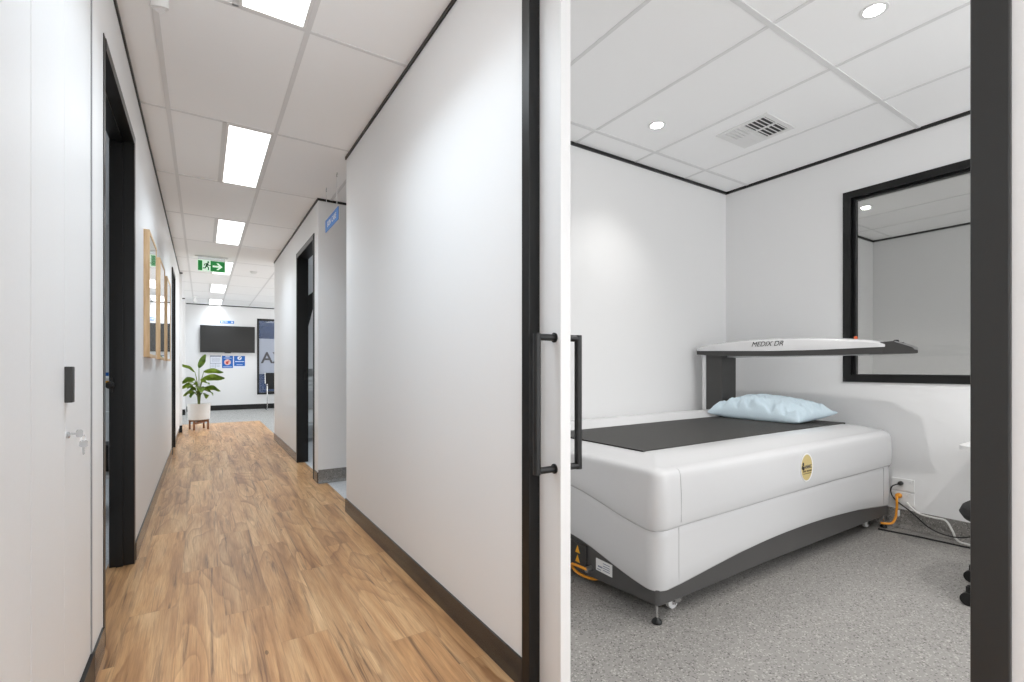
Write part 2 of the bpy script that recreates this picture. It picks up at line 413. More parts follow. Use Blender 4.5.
# shadow-line ceiling trims
b = bmesh.new()
def tr(x0, x1, y0, y1): box(b, x0, x1, y0, y1, H-.022, H-.0005)
tr(XL, XL+.008, 2.2, 9.84); tr(XL, XL+.043, 9.84, 9.85); tr(XR-.008, XR, 1.0, 3.775); tr(XR-.008, XR, 4.822, 8.13); tr(XR-.008, 3.2, 4.822, 4.83)
tr(-.335, 4.1, YF-.012, YF); tr(-3.1, -.335, 13.438, 13.45)
struct('trim_4', b, M_TRIM, label='black shadow line between corridor walls and ceiling', cat='trim')
b = bmesh.new()
tr(XRi, XW, YB-.012, YB); tr(XW-.012, XW, -1.2, YB)
struct('trim_5', b, M_TRIM, label='black shadow line around the scan room ceiling', cat='trim')
b = bmesh.new()
tr(4.1375, 7.14, 2.648, 2.66); tr(7.128, 7.14, -1.2, 2.66)
struct('trim_6', b, M_TRIM, label='black shadow line seen through the window', cat='trim')
# skirtings
def skirt(name, boxes, m, label):
    b = bmesh.new()
    for q in boxes: box(b, *q)
    return struct(name, b, m, label=label, cat='skirting board')
skirt('baseboard_right', [(XR-.008, XR, 1.363, 3.775, 0, .1), (XR, XR+.2, 3.767, 3.775, 0, .1)], M_SKIRT, 'dark bronze skirting along the near right wall')
skirt('baseboard_right_far', [(XR-.008, XR, 4.83, D3[0]-.03, 0, .1), (XR-.008, XR, D3[1]+.03, 8.13, 0, .1)], M_SKIRT, 'bronze skirting along the far right wall')
skirt('baseboard_left', [(XL, XL+.008, 2.207, D2[0]-.03, 0, .1), (XL, XL+.008, D2[1]+.03, D4[0]-.04, 0, .1), (XL, XL+.008, D4[1]+.04, 9.84, 0, .1)], M_SKIRT, 'bronze skirting along the left wall')
skirt('baseboard_far', [(-.33, 4.1, YF-.012, YF, 0, .13), (XL, XL+.04, 9.838, 9.85, 0, .12), (-.6, -.33, 13.438, 13.45, 0, .13)], M_TRIM, 'black skirting in the reception')
def cove(b, x0, y0, x1, y1, nx, ny, h=.125, r=.035, t=.006):
    """vinyl coved up a wall: profile swept along the wall foot"""
    pr = [(t, h)] + [(t+r*(1-math.cos(a)), r*(1-math.sin(a))) for a in [PI/2*k/6*1.0 for k in range(0, 7)]] + [(t+r+.012, .002)]
    pr = [(t, h)] + [(t+r-r*math.cos(a), .002+r-r*math.sin(a)) for a in [PI/2*k/6 for k in range(7)]]
    pr = [(0, h)]+pr+[(0, .002)]
    q0 = [b.verts.new((x0+nx*d, y0+ny*d, z)) for d, z in pr]; q1 = [b.verts.new((x1+nx*d, y1+ny*d, z)) for d, z in pr]
    for i in range(len(pr)-1): b.faces.new((q0[i], q0[i+1], q1[i+1], q1[i]))
    b.faces.new(q0); b.faces.new(q1)
    bmesh.ops.recalc_face_normals(b, faces=b.faces)
b = bmesh.new()
cove(b, XW, -1.2, XW, YB, -1, 0); cove(b, XRi, YB, XW, YB, 0, -1)
struct('baseboard_scan_room', b, M_VCOVE, label='speckled vinyl coving up the scan room walls', cat='skirting board', smooth=True)
b = bmesh.new(); cove(b, XR, 4.83, 3.2, 4.83, 0, -1)
struct('baseboard_passage', b, M_VCOVE, label='grey vinyl coving in the side passage', cat='skirting board', smooth=True)

# doors -----------------------------------------------------------------
# sliding door of the scan room
d1 = thing('door_1', 'white cavity sliding door with black pull handles, half slid open', 'door', (XR, 1.2, 0), kind='structure')
b = bmesh.new()
box(b, XR-.008, XR+.036, 1.318, 1.363, 0, 2.42, .002); box(b, XR+.0865, XRi+.006, 1.318, 1.363, 0, 2.42, .002)
obj('pocket_jamb', b, M_BLACK, d1)
b = bmesh.new()
box(b, XR-.008, XRi+.008, .183, .2235, 0, 2.42, .002)
o = obj('closing_jamb', b, M_CHAR, d1)
b = bmesh.new()
box(b, XR-.008, XR+.036, .183, 1.363, 2.42, 2.47, .002); box(b, XR+.0865, XRi+.006, .183, 1.363, 2.42, 2.47, .002)
obj('head_jamb', b, M_BLACK, d1)
lf = obj('leaf', B(.959, 1.0, 1.2056, 2.26, .008, 2.415, .0015), M_DOORW, d1)
def pull(side):
    x0 = .959 if side < 0 else 1.0; xb = x0+(-.071 if side < 0 else .058); y = 1.2365
    b = bmesh.new()
    z0, z1 = .768, 1.192
    tube(b, [(xb, y, z0-.011), (xb, y, z1+.011)], .0125, 16)
    for z in (z0, z1):
        tube(b, [(xb, y, z), (x0, y, z)], .011, 16)
        lathe(b, [(.016, 0), (.016, .004)] if side > 0 else [(.016, -.004), (.016, 0)], (x0, y, z), 'X', 20)
    return b
obj('pull_handle', pull(-1), M_BLK, d1, smooth=True)
obj('pull_handle', pull(1), M_BLK, d1, smooth=True)
# left doorway
d2 = thing('door_2', 'black framed open doorway in the left wall beside the white cabinet', 'door', (XL, 3.0, 0), kind='structure')
b = bmesh.new(); y0, y1, zt = D2
for yy0, yy1 in ((y0, y0+.03), (y1-.03, y1)):
    box(b, XL-.105, XL+.001, yy0, yy1, 0, zt, .001)
    box(b, XL-.075, XL-.045, yy0+.002 if yy0 == y0 else yy0-.011, yy1+.0 if yy0 == y0 else yy1-.018, 0, zt-.03)
box(b, XL-.105, XL+.001, y0+.03, y1-.03, zt-.03, zt)
box(b, XL-.075, XL-.045, y0+.03, y1-.03, zt-.045, zt-.03)
box(b, XL+.0005, XL+.005, y1-.03, y1+.016, 0, zt+.016); box(b, XL+.0005, XL+.003, y0-.006, y0+.03, 0, zt+.016); box(b, XL+.0005, XL+.005, y0+.03, y1-.03, zt-.03, zt+.016)
obj('door_frame', b, M_BLACK, d2)
b = B(XL-.098, XL-.088, y1-.045, y1-.028, .96, 1.04, .003); lathe(b, [(.012, -.03), (.02, -.024), (.02, 0)], (XL-.1, y1-.03, 1.0), 'Y', 16)
obj('strike_knob', b, M_BLK, d2)
# right far doorway
d3 = thing('door_3', 'black framed open doorway in the far right wall', 'door', (XR, 5.5, 0), kind='structure')
b = bmesh.new(); y0, y1, zt = D3
for yy0, yy1 in ((y0, y0+.028), (y1-.028, y1)):
    box(b, XR-.008, XRi+.006, yy0, yy1, 0, zt, .001)
box(b, XR-.008, XRi+.006, y0, y1, zt-.03, zt, .001)
box(b, XR-.008, XR+.02, y1-.001, y1+.03, 0, zt+.025, .001); box(b, XR-.004, XR+.02, y0-.012, y0+.001, 0, zt+.015, .001); box(b, XR-.008, XR+.02, y0-.01, y1+.02, zt-.002, zt+.025, .001)
obj('door_frame', b, M_BLACK, d3)
obj('strike_plate', B(XRi-.04, XRi-.02, y1-.04, y1-.028, .95, 1.05, .002), M_BLK, d3)
# far left door (closed, dark)
d4 = thing('door_4', 'black closed door beyond the three framed pictures', 'door', (XL, 7.8, 0), kind='structure')
b = bmesh.new(); y0, y1, zt = D4
box(b, XL-.09, XL+.012, y0-.03, y0+.02, 0, zt); box(b, XL-.09, XL+.012, y1-.02, y1+.03, 0, zt); box(b, XL-.09, XL+.012, y0-.03, y1+.03, zt-.02, zt+.03)
obj('door_frame', b, M_BLACK, d4); obj('leaf', B(XL-.07, XL-.03, y0+.02, y1-.02, .005, zt-.02), M_BLACK, d4)
# windows ------------------------------------------------------------------
w1 = thing('window_1', 'black framed viewing window in the scan room wall', 'window', (XW, 1.0, 1.7), kind='structure')
b = bmesh.new(); fw = .052
for (p, q, r, s) in ((WY0, WY0+fw, WZ0, WZ1), (WY1-fw, WY1, WZ0, WZ1), (WY0+fw, WY1-fw, WZ0, WZ0+fw), (WY0+fw, WY1-fw, WZ1-fw, WZ1)):
    box(b, XW-.012, XW+.108, p, q, r, s)
ib = .02
for (p, q, r, s) in ((WY0+fw, WY0+fw+ib, WZ0+fw, WZ1-fw), (WY1-fw-ib, WY1-fw, WZ0+fw, WZ1-fw), (WY0+fw, WY1-fw, WZ0+fw, WZ0+fw+.006), (WY0+fw, WY1-fw, WZ1-fw-.014, WZ1-fw)):
    box(b, XW+.02, XW+.046, p, q, r, s, .002)
obj('window_frame', b, M_BLACK, w1)
obj('glass_pane', B(XW+.05, XW+.056, WY0+.03, WY1-.03, WZ0+.03, WZ1-.03), M_GLASS, w1)
w2 = thing('window_2', 'narrow dark framed window with frosted band on the far wall', 'window', (1.5, YF, 1.4), kind='structure')
b = bmesh.new()
for (p, q, r, s) in ((FW0, FW0+.05, FZ0, FZ1), (FW1-.05, FW1, FZ0, FZ1), (FW0, FW1, FZ0, FZ0+.05), (FW0, FW1, FZ1-.05, FZ1)): box(b, p, q, YF-.01, YF+.08, r, s)
obj('window_frame', b, M_CHAR, w2)
obj('glass_pane', B(FW0+.04, FW1-.04, YF+.02, YF+.026, FZ0+.04, FZ1-.04), M_CLEAR, w2)
obj('frosted_band', B(FW0+.05, FW1-.05, YF+.012, YF+.016, .925, 1.872), M_FILM, w2)
text('lettering', 'A', .42, (1.463, YF+.006, 1.345), FRONT_Y, M_GREYTXT, w2, bold=.006)
text('lettering', 'X', .42, (1.745, YF+.006, 1.345), FRONT_Y, M_GREYTXT, w2, bold=.006)

# ------------------------------------------------------------------ ceiling lights
def panel_light(x0, x1, y0, label, group, l=1.17):
    t = thing('ceiling_light', label, 'ceiling light', ((x0+x1)/2, y0+l/2+.015, H), group)
    b = bmesh.new(); f = .012
    ya, yb = y0+.012, y0+.012+l
    for q in ((x0, x0+f, ya, yb), (x1-f, x1, ya, yb), (x0+f, x1-f, ya, ya+f), (x0+f, x1-f, yb-f, yb)): box(b, *q, H-.006, H-.0005)
    obj('frame', b, M_WHITEP, t)
    obj('diffuser', B(x0+f, x1-f, ya+f, yb-f, H-.004, H-.001), M_PANEL, t)
    ld = bpy.data.lights.new('tube', 'AREA'); ld.shape = 'RECTANGLE'; ld.size = x1-x0-2*f; ld.size_y = l-2*f
    ld.energy = PANEL*l/1.17; ld.spread = math.radians(122); ld.color = (.80, .925, 1.03)
    lo = bpy.data.objects.new('tube', ld); COL.objects.link(lo); lo.parent = t; lo.location = (0, ya+l/2-(y0+l/2+.015), -.0065)
    return t
GL = 'light panels in the corridor ceiling'
lab = ['nearest bright ceiling light panel, cut off by the top edge of the photo',
       'second ceiling light panel along the corridor, the largest seen whole', 'third ceiling light panel along the corridor, just before the exit sign',
       'ceiling light panel partly behind the green exit sign', 'small ceiling light panel beyond the exit sign', 'farthest ceiling light panel, in front of the television wall']
for ly, lb in zip(LIGHT_Y, lab): panel_light(.137, .409, ly, lb, GL, 1.176 if ly < 13 else 1.15)
for x, y, lb in ((1.9, 9.7, 'added unseen light panel over the right side of the reception'), 
                 (2.4, 5.9, 'added unseen light panel in the room behind the right doorway'), (-1.6, 4.2, 'added unseen light panel in the room behind the left doorway')):  # out-of-view panels added to brighten the reception and side rooms
    panel_light(x, x+.27, y, lb, None)
def downlight(x, y, label, e=SPOT, sz=122, bl=.6):
    t = thing('downlight', label, 'downlight', (x, y, H), 'recessed round downlights')
    obj('trim_ring', L([(.040, -.004), (.054, -.005), (.056, -.001), (.040, -.001)], (x, y, H), 'Z', 32), M_WHITEP, t, smooth=True)
    obj('lens', L([(.0395, -.004), (.0395, -.001)], (x, y, H), 'Z', 28), M_DLENS, t)
    ld = bpy.data.lights.new('bulb', 'SPOT'); ld.energy = e; ld.spot_size = math.radians(sz); ld.spot_blend = bl; ld.shadow_soft_size = .025
    ld.color = (1, .985, .96)
    lo = bpy.data.objects.new('bulb', ld); COL.objects.link(lo); lo.parent = t; lo.location = (0, 0, -.03)
    return t
downlight(2.53, 2.162, 'bright recessed downlight between the air vent and the back wall', SPOT*.55, 108, 1.0)
downlight(2.535, .94, 'bright recessed downlight near the top edge of the scan room ceiling')
downlight(2.535, -.28, 'added unseen fill downlight of the scan room behind the door wall')  # out of view, continues the row as added fill light
downlight(5.58, 2.14, 'downlight in the ceiling seen through the viewing window', SPOT*.6)
downlight(5.58, .3, 'downlight in the hidden part of the room behind the window', SPOT*.6)

# ------------------------------------------------------------------ bone density scanner
bx0, bx1, by0, by1 = 1.60, 3.998, 1.36, 2.622
sc_ = thing('bone_density_scanner', 'white bed-shaped bone scanner with overhead arm on charcoal base, in the scan room', 'medical scanner', ((bx0+bx1)/2, (by0+by1)/2, 0))
def rrect(inset, r, n=10, ns=(26, 16)):
    """rounded rectangle perimeter points, counter-clockwise"""
    x0, x1, y0, y1 = bx0+inset, bx1-inset, by0+inset, by1-inset
    r = max(.006, r); out = []
    for cx, cy, a0, (sx, sy), cnt in ((x1-r, y0+r, -PI/2, (x1, y1-r), ns[1]), (x1-r, y1-r, 0, (x0+r, y1), ns[0]), (x0+r, y1-r, PI/2, (x0, y0+r), ns[1]), (x0+r, y0+r, PI, (x1-r, y0), ns[0])):
        arc = [(cx+r*math.cos(a0+PI/2*k/n), cy+r*math.sin(a0+PI/2*k/n)) for k in range(n+1)]
        out += arc; ex, ey = arc[-1]
        out += [(ex+(sx-ex)*k/cnt, ey+(sy-ey)*k/cnt) for k in range(1, cnt)]
    return out
def interp(x, tab):
    for (a, va), (b_, vb) in zip(tab, tab[1:]):
        if x <= b_:
            t = max(0, (x-a)/(b_-a)); return va+(vb-va)*t
    return tab[-1][1]
def smoothi(x, tab, h=.06): return sum(interp(x+d*h, tab) for d in (-1, -.5, 0, .5, 1))/5
ym = (by0+by1)/2
FS = [(1.6, .396), (1.75, .405), (2.2, .411), (2.6, .419), (3.1, .424), (3.82, .427), (4, .427)]
FWH = [(1.6, .136), (1.745, .144), (1.875, .158), (2.05, .176), (2.2, .191), (2.4, .205), (2.6, .213), (2.85, .216), (3.1, .213), (3.466, .197), (3.7, .176), (3.868, .159), (4, .152)]
def side_w(x, y):
    """weight of the end-face profile against the long-face profile"""
    ex = min(x-bx0, bx1-x); ey = min(y-by0, by1-y)
    return ss(-.05, .05, ey-ex) if True else 0
def z_seam(x, y):
    e = .394+.09*ss(0, 1, 1-abs(y-ym)/.62); w = side_w(x, y)
    return smoothi(x, FS)*(1-w)+e*w
def z_white(x, y):
    e = .136+.094*ss(0, 1, 1-abs(y-ym)/.63); w = side_w(x, y)
    return smoothi(x, FWH)*(1-w)+e*w
def z_low(x, y):
    w = side_w(x, y); return (.076+.013*ss(1.6, 2.6, x))-.03*w*ss(0, 1, 1-abs(y-ym)/.6)
def z_top(x, y):
    e = max(0, min(x-bx0, bx1-x, y-by0, by1-y))
    z = .655+.038*ss(0, .2, e)+.006*ss(1.8, 3.2, x)
    amp = .060*max(0, 1-((x-2.85)/1.45)**4)
    z += amp*ss(2.36, 2.46, y)*(1-.8*ss(2.55, 2.622, y))
    return z
def loft(rings, cap_top=False, cap_bot=False):
    b = bmesh.new(); R = [[b.verts.new(p) for p in r] for r in rings]
    n = len(R[0])
    for q, w in zip(R, R[1:]):
        for k in range(n): b.faces.new((q[k], q[(k+1) % n], w[(k+1) % n], w[k]))
    if cap_top: b.faces.new(R[-1])
    if cap_bot: b.faces.new(R[0][::-1])
    bmesh.ops.recalc_face_normals(b, faces=b.faces)
    return b
base = rrect(0, .07)
def ring_at(inset, zf, r=None): return [(x, y, zf(x, y)) for x, y in rrect(inset, (.07-inset*.6) if r is None else r)]
# upper shell
rings = []
rings.append([(x, y, z_seam(bx, by_)+.006) for (x, y), (bx, by_) in zip(rrect(.03, .05), base)])
for ins, dz in ((.010, .000), (.003, .005), (0, .014), (-.002, .06)):
    rings.append([(x, y, z_seam(bx, by_)+dz) for (x, y), (bx, by_) in zip(rrect(ins, .07), base)])
for ins, zz in ((-.001, .55), (.002, .61), (.004, .632), (.008, .644), (.015, .651)):
    rings.append([(x, y, zz) for x, y in rrect(ins, .07)])
for ins in (.03, .045, .06, .08, .1, .13, .16, .2, .24, .28, .34, .42, .5, .58, .625):
    rings.append(ring_at(ins, z_top, max(.006, .07-ins*.3)))
obj('upper_shell', loft(rings, cap_top=True), M_SHELL, sc_, smooth=True)
# lower shell
rings = [[(x, y, z_white(bx, by_)) for (x, y), (bx, by_) in zip(rrect(.05, .05), base)]]
for ins, f in ((.020, 0), (.013, .004), (.010, .012)):
    rings.append([(x, y, z_white(bx, by_)+f) for (x, y), (bx, by_) in zip(rrect(ins, .07), base)])
for k in (.3, .6, .9):
    rings.append([(x, y, z_white(bx, by_)*(1-k)+(z_seam(bx, by_)-.012)*k) for (x, y), (bx, by_) in zip(rrect(.011, .07), base)])
for ins, f in ((.012, -.01), (.016, -.002), (.034, .004)):
    rings.append([(x, y, z_seam(bx, by_)+f) for (x, y), (bx, by_) in zip(rrect(ins, .07), base)])
obj('lower_shell', loft(rings), M_SHELL, sc_, smooth=True)
# charcoal base
rings = [[(x, y, z_low(bx, by_)) for (x, y), (bx, by_) in zip(rrect(.10, .05), base)],
         [(x, y, z_low(bx, by_)) for (x, y), (bx, by_) in zip(rrect(.030, .02), base)],
         [(x, y, z_low(bx, by_)+.004) for (x, y), (bx, by_) in zip(rrect(.026, .02), base)],
         [(x, y, z_white(bx, by_)+.06) for (x, y), (bx, by_) in zip(rrect(.026, .02), base)]]
obj('base_frame', loft(rings, cap_bot=True, cap_top=True), M_SDARK, sc_, smooth=True)
# panel gaps
prev = [(1.7447, by0+ins, zz) for ins, zz in ((.004, .412), (-.0012, .43), (-.0014, .55), (.0022, .61), (.0044, .632), (.0084, .644), (.0154, .651), (.03, .6555), (.05, .660))]
obj('panel_gap', T(prev, .0013, 6), M_SEAM, sc_)
obj('panel_gap', T([(1.7447, by0+.0112, .160), (1.7447, by0+.0112, .40)], .0013, 6), M_SEAM, sc_)
obj('panel_gap', T([(3.845, by0+.0112, .175), (3.845, by0+.0112, .42)], .0022, 6), M_SEAM, sc_)
# mat
b = bmesh.new()
nx, ny = 30, 10; mx0, mx1, my0, my1 = 1.775, 3.845, 1.60, 2.362
g0 = [[b.verts.new((mx0+(mx1-mx0)*i/nx, my0+(my1-my0)*j/ny, .6975+.0065*ss(1.8, 3.2, mx0+(mx1-mx0)*i/nx))) for j in range(ny+1)] for i in range(nx+1)]
for i in range(nx):
    for j in range(ny): b.faces.new((g0[i][j], g0[i+1][j], g0[i+1][j+1], g0[i][j+1]))
r = bmesh.ops.extrude_face_region(b, geom=list(b.faces)); bmesh.ops.translate(b, verts=[v for v in r['geom'] if isinstance(v, bmesh.types.BMVert)], vec=(0, 0, -.012))
bmesh.ops.recalc_face_normals(b, faces=b.faces)
obj('table_mat', b, M_MAT, sc_)
# column
cx0, cx1, cy0, cy1 = 3.53, 3.722, 2.356, 2.503
obj('column', B(cx0, cx1, cy0, cy1, .70, 1.215, .004), M_SDARK2, sc_)
obj('column_back_plate', B(cx0-.004, cx1+.03, cy1, cy1+.036, .70, 1.215, .006), M_SHELL, sc_)
# overhead arm: stations along Y, cross-section in X-Z
AT = [(1.245, 1.240), (1.262, 1.250), (1.319, 1.268), (1.487, 1.290), (1.737, 1.306), (1.948, 1.312), (2.182, 1.309), (2.444, 1.289), (2.53, 1.277), (2.585, 1.262)]
AB = [(1.225, 1.223), (1.608, 1.215), (1.948, 1.217), (2.353, 1.229), (2.585, 1.236)]
AD = [(1.225, 1.182), (1.547, 1.178), (1.875, 1.179), (2.353, 1.188), (2.585, 1.206)]
def arm(top, bot, w0, w1, rnd, ys):
    b = bmesh.new(); R = []
    for y in ys:
        zt, zb = smoothi(y, top, .03), smoothi(y, bot, .03); h = zt-zb; k = (.8+.2*ss(1.22, 1.29, y))*(1-ss(2.54, 2.62, y)*.25)
        xc = (w0+w1)/2; hw = (w1-w0)/2*k
        pr = [(xc-hw, zb), (xc-hw, zb+h*.68), (xc-hw+rnd*.22, zb+h*.90), (xc-hw+rnd, zt), (xc+hw-rnd, zt), (xc+hw-rnd*.35, zb+h*.8), (xc+hw, zb+h*.5), (xc+hw, zb)]
        R.append([b.verts.new((x, y, z)) for x, z in pr])
    n = 8
    for q, w in zip(R, R[1:]):
        for k in range(n): b.faces.new((q[k], q[(k+1) % n], w[(k+1) % n], w[k]))
    b.faces.new(R[0]); b.faces.new(R[-1]); bmesh.ops.recalc_face_normals(b, faces=b.faces)
    return b
ys = [1.246+(2.585-1.246)*k/40 for k in range(41)]
am = obj('scan_arm', arm(AT, AB, 3.5, 3.72, .05, ys), M_SHELL, sc_, smooth=True)
obj('arm_underside', arm(AB, AD, 3.506, 3.714, .0, ys), M_SDARK2, sc_, smooth=True)
obj('arm_lower_cover', B(3.60, 3.71, 1.36, 2.36, 1.176, 1.19, .004), M_SHELL, sc_)
text('lettering', 'MEDIX DR', .050, (3.4985, 1.972, 1.269), FRONT_X, M_BLK, sc_, shear=.35, wid=1.03)
# control panel
b = bmesh.new()
prism(b, [(1.33, 1.178), (1.33, 1.236), (1.27, 1.252), (1.19, 1.257), (1.10, 1.222), (1.085, 1.212), (1.085, 1.180)], lambda a, z, d: (3.515+d, a+d*.45, z), .17)
cp = obj('control_panel', b, M_SDARK2, sc_)
b = bmesh.new()
prism(b, [(1.195, 1.256), (1.105, 1.2215), (1.083, 1.2135), (1.083, 1.197), (1.10, 1.20), (1.11, 1.214), (1.2, 1.251)], lambda a, z, d: (3.513+d, a+d*.45, z+.0015), .174)
obj('panel_bezel', b, M_SILVER, cp)
obj('button', L([(.014, -.004), (.014, .008), (.010, .012)], (3.58, 1.212, 1.254), 'Z', 16), M_BLK, cp)
obj('button', L([(.009, -.004), (.009, .006)], (3.64, 1.20, 1.246), 'Z', 12), M_BLK, cp)
obj('indicator_lamp', L([(.010, -.004), (.010, .008), (.005, .013)], (3.60, 1.437, 1.288), 'Z', 16), M_RED, sc_)
# badge
bd = thing('x', None, None, (0, 0, 0)); bpy.data.objects.remove(bd)
b = bmesh.new(); N = 36
def oval(rx, rz, cx=2.806, cz=.545): return [(cx+rx*math.cos(2*PI*k/N), cz+rz*math.sin(2*PI*k/N)) for k in range(N)]
prism(b, oval(.066, .078), lambda a, z, d: (a, by0-.0015-d, z), .003)
bdg = obj('oval_badge', b, M_WHITEP, sc_); bdg['label'] = 'oval gold badge with a dark emblem'
b = bmesh.new(); prism(b, oval(.058, .071, 2.803), lambda a, z, d: (a, by0-.0045-d, z), .001); obj('badge_face', b, M_BADGE, bdg)
b = bmesh.new()
for (ex, ez, er) in ((2.763, .566, .009), (2.757, .548, .010), (2.768, .541, .009)):
    prism(b, [(ex+er*math.cos(k*PI/7), ez+er*1.1*math.sin(k*PI/7)) for k in range(14)], lambda a, z, d: (a, by0-.0056-d, z), .0006)
obj('emblem', b, M_BLK, bdg)
text('lettering', 'ANHC', .028, (2.812, by0-.0066, .548), FRONT_Y, M_GREYTXT, bdg, bold=.0003)
b = bmesh.new()
for i, (x0_, x1_) in enumerate(((2.762, 2.792), (2.800, 2.824), (2.828, 2.852))): box(b, x0_, x1_, by0-.0062, by0-.0055, .521, .530)
box(b, 2.764, 2.85, by0-.0062, by0-.0055, .510, .514)
obj('fine_print', b, M_BADGET, bdg)
# left-end details on the base
xb = bx0+.026
obj('rating_label', B(xb-.002, xb+.004, 1.655, 1.765, .105, .163), M_WHITEP, sc_)
b = bmesh.new()
for zz in (.118, .128, .138, .150): box(b, xb-.003, xb-.001, 1.67, 1.715, zz, zz+.003)
box(b, xb-.003, xb-.001, 1.72, 1.75, .125, .132); box(b, xb-.003, xb-.001, 1.73, 1.755, .112, .116)
obj('label_print', b, M_INK, sc_)
obj('connector_box', B(xb-.012, xb+.05, 1.83, 2.1, .085, .20, .003), M_SDARK2, sc_)
b = bmesh.new()
for zz in (.120, .168):
    prism(b, [(1.872, zz-.018), (1.908, zz-.018), (1.890, zz+.02)], lambda a, z, d: (xb-.0125-d, a, z), .001)
ws = obj('warning_sticker', b, M_YEL, sc_); ws['label'] = 'yellow triangular warning stickers'
obj('cable_plug', T([(xb+.01, 1.80, .098), (xb-.035, 1.80, .098)], .014, 14), M_SILVER, sc_, smooth=True)
obj('service_cable', T(smooth_path([(xb-.03, 1.80, .098), (xb-.05, 1.83, .108), (xb-.05, 1.89, .10), (xb-.03, 1.905, .07), (xb-.01, 1.87, .045), (xb+.02, 1.80, .04), (xb+.06, 1.76, .06)]), .007, 8), M_ORANGE, sc_, smooth=True)
# feet and casters
for fx, fy in ((1.640, 1.402), (3.93, 1.402), (1.640, 2.58), (3.93, 2.58)):
    f = obj('levelling_foot', L([(.0055, .02), (.0055, .10)], (fx, fy, 0), 'Z', 12), M_STEEL, sc_, smooth=True)
    obj('foot_pad', L([(.022, .001), (.022, .008), (.018, .015), (.009, .022), (.006, .026)], (fx, fy, 0), 'Z', 18), M_BLK, f, smooth=True)
for fx, fy in ((1.80, 1.455), (3.83, 1.47), (1.80, 2.54), (3.83, 2.54)):
    c = obj('caster', L([(.020, -.012), (.030, -.010), (.031, 0), (.030, .010), (.020, .012)], (fx, fy, .031), 'Y', 22), M_WHITEP, sc_, smooth=True)
    b = B(fx-.012, fx+.05, fy-.018, fy-.013, .022, .085, .003); box(b, fx-.012, fx+.05, fy+.013, fy+.018, .022, .085, .003); box(b, fx-.012, fx+.058, fy-.018, fy+.018, .080, .094, .003)
    lathe(b, [(.009, -.022), (.009, -.017)], (fx, fy, .031), 'Y', 12)
    obj('fork', b, M_STEEL, c)
    obj('brake_lever', B(fx+.04, fx+.085, fy-.012, fy+.012, .050, .062, .005), M_STEEL, c)

# pillow
def pillow():
    b = bmesh.new(); nu, nv = 128, 88
    A, Bc, C, Dd = Vector((3.395, 2.40, .742)), Vector((3.425, 1.705, .722)), Vector((3.80, 1.625, .775)), Vector((3.80, 2.325, .755))
    def zb(x, y): return max(.7055, z_top(x, y)+.004) if y > 2.35 else .7055
    top, bot = [], []
    for i in range(nu+1):
        u = i/nu; rt, rb = [], []
        for j in range(nv+1):
            v = j/nv
            pu = u; pv = v
            # sides bow inwards between the pointed corners
            bow_v = .055*(1-(2*u-1)**2); bow_u = .045*(1-(2*v-1)**2)
            uu = u*(1-2*bow_u)+bow_u; vv = v*(1-2*bow_v)+bow_v
            p = A*(1-uu)*(1-vv)+Bc*uu*(1-vv)+C*uu*vv+Dd*(1-uu)*vv
            e = ((1-abs(2*u-1)**2.6)**.50)*((1-abs(2*v-1)**2.4)**.48)
            skew = 1.0+.30*(.5-u)
            n1 = noise.noise(Vector((u*9+3, v*2.2, 1.3))); n2 = noise.noise(Vector((u*22+v*9, v*5-u*4, 7.7))); n3 = noise.noise(Vector((u*4, v*4, 2.2)))
            r1 = 1-abs(noise.noise(Vector((u*13+v*7+.4*n3, v*3.2-u*1.5, 4.4))))*2; r2 = 1-abs(noise.noise(Vector((u*24+v*15, v*7-u*3, 9.9))))*2
            wr = .004*n1+.006*n3+.0065*r1*abs(r1)+.0045*r2*abs(r2)
            edge = min(u, 1-u, v, 1-v)
            fold = .018*math.sin(u*34+3*v+4*n3)*math.exp(-((v-.10)/.14)**2)*ss(0, .06, edge)+.010*math.sin(v*26+5*u)*math.exp(-((u-.93)/.09)**2)*ss(0, .05, edge)
            low = zb(p.x, p.y)
            zt = p.z+.132*e*skew+wr*min(1, e*2.2)+fold
            zbm = max(low, p.z-.06*e-.004)
            if e < .02: zt = max(zt, zbm+.003)
            rt.append(Vector((p.x, p.y, max(zt, zbm+.002)))); rb.append(Vector((p.x, p.y, zbm)))
        top.append(rt); bot.append(rb)
    VT = [[b.verts.new(p) for p in r] for r in top]
    VB = [[(VT[i][j] if i in (0, nu) or j in (0, nv) else b.verts.new(bot[i][j])) for j in range(nv+1)] for i in range(nu+1)]
    for i in range(nu):
        for j in range(nv):
            b.faces.new((VT[i][j], VT[i+1][j], VT[i+1][j+1], VT[i][j+1])); b.faces.new((VB[i][j], VB[i][j+1], VB[i+1][j+1], VB[i+1][j]))
    bmesh.ops.recalc_face_normals(b, faces=b.faces)
    return b
tag(obj('pillow', pillow(), M_PIL, None, (3.6, 2.0, .705), smooth=True), 'crumpled pale blue pillow at the head of the white scanner bed', 'pillow')

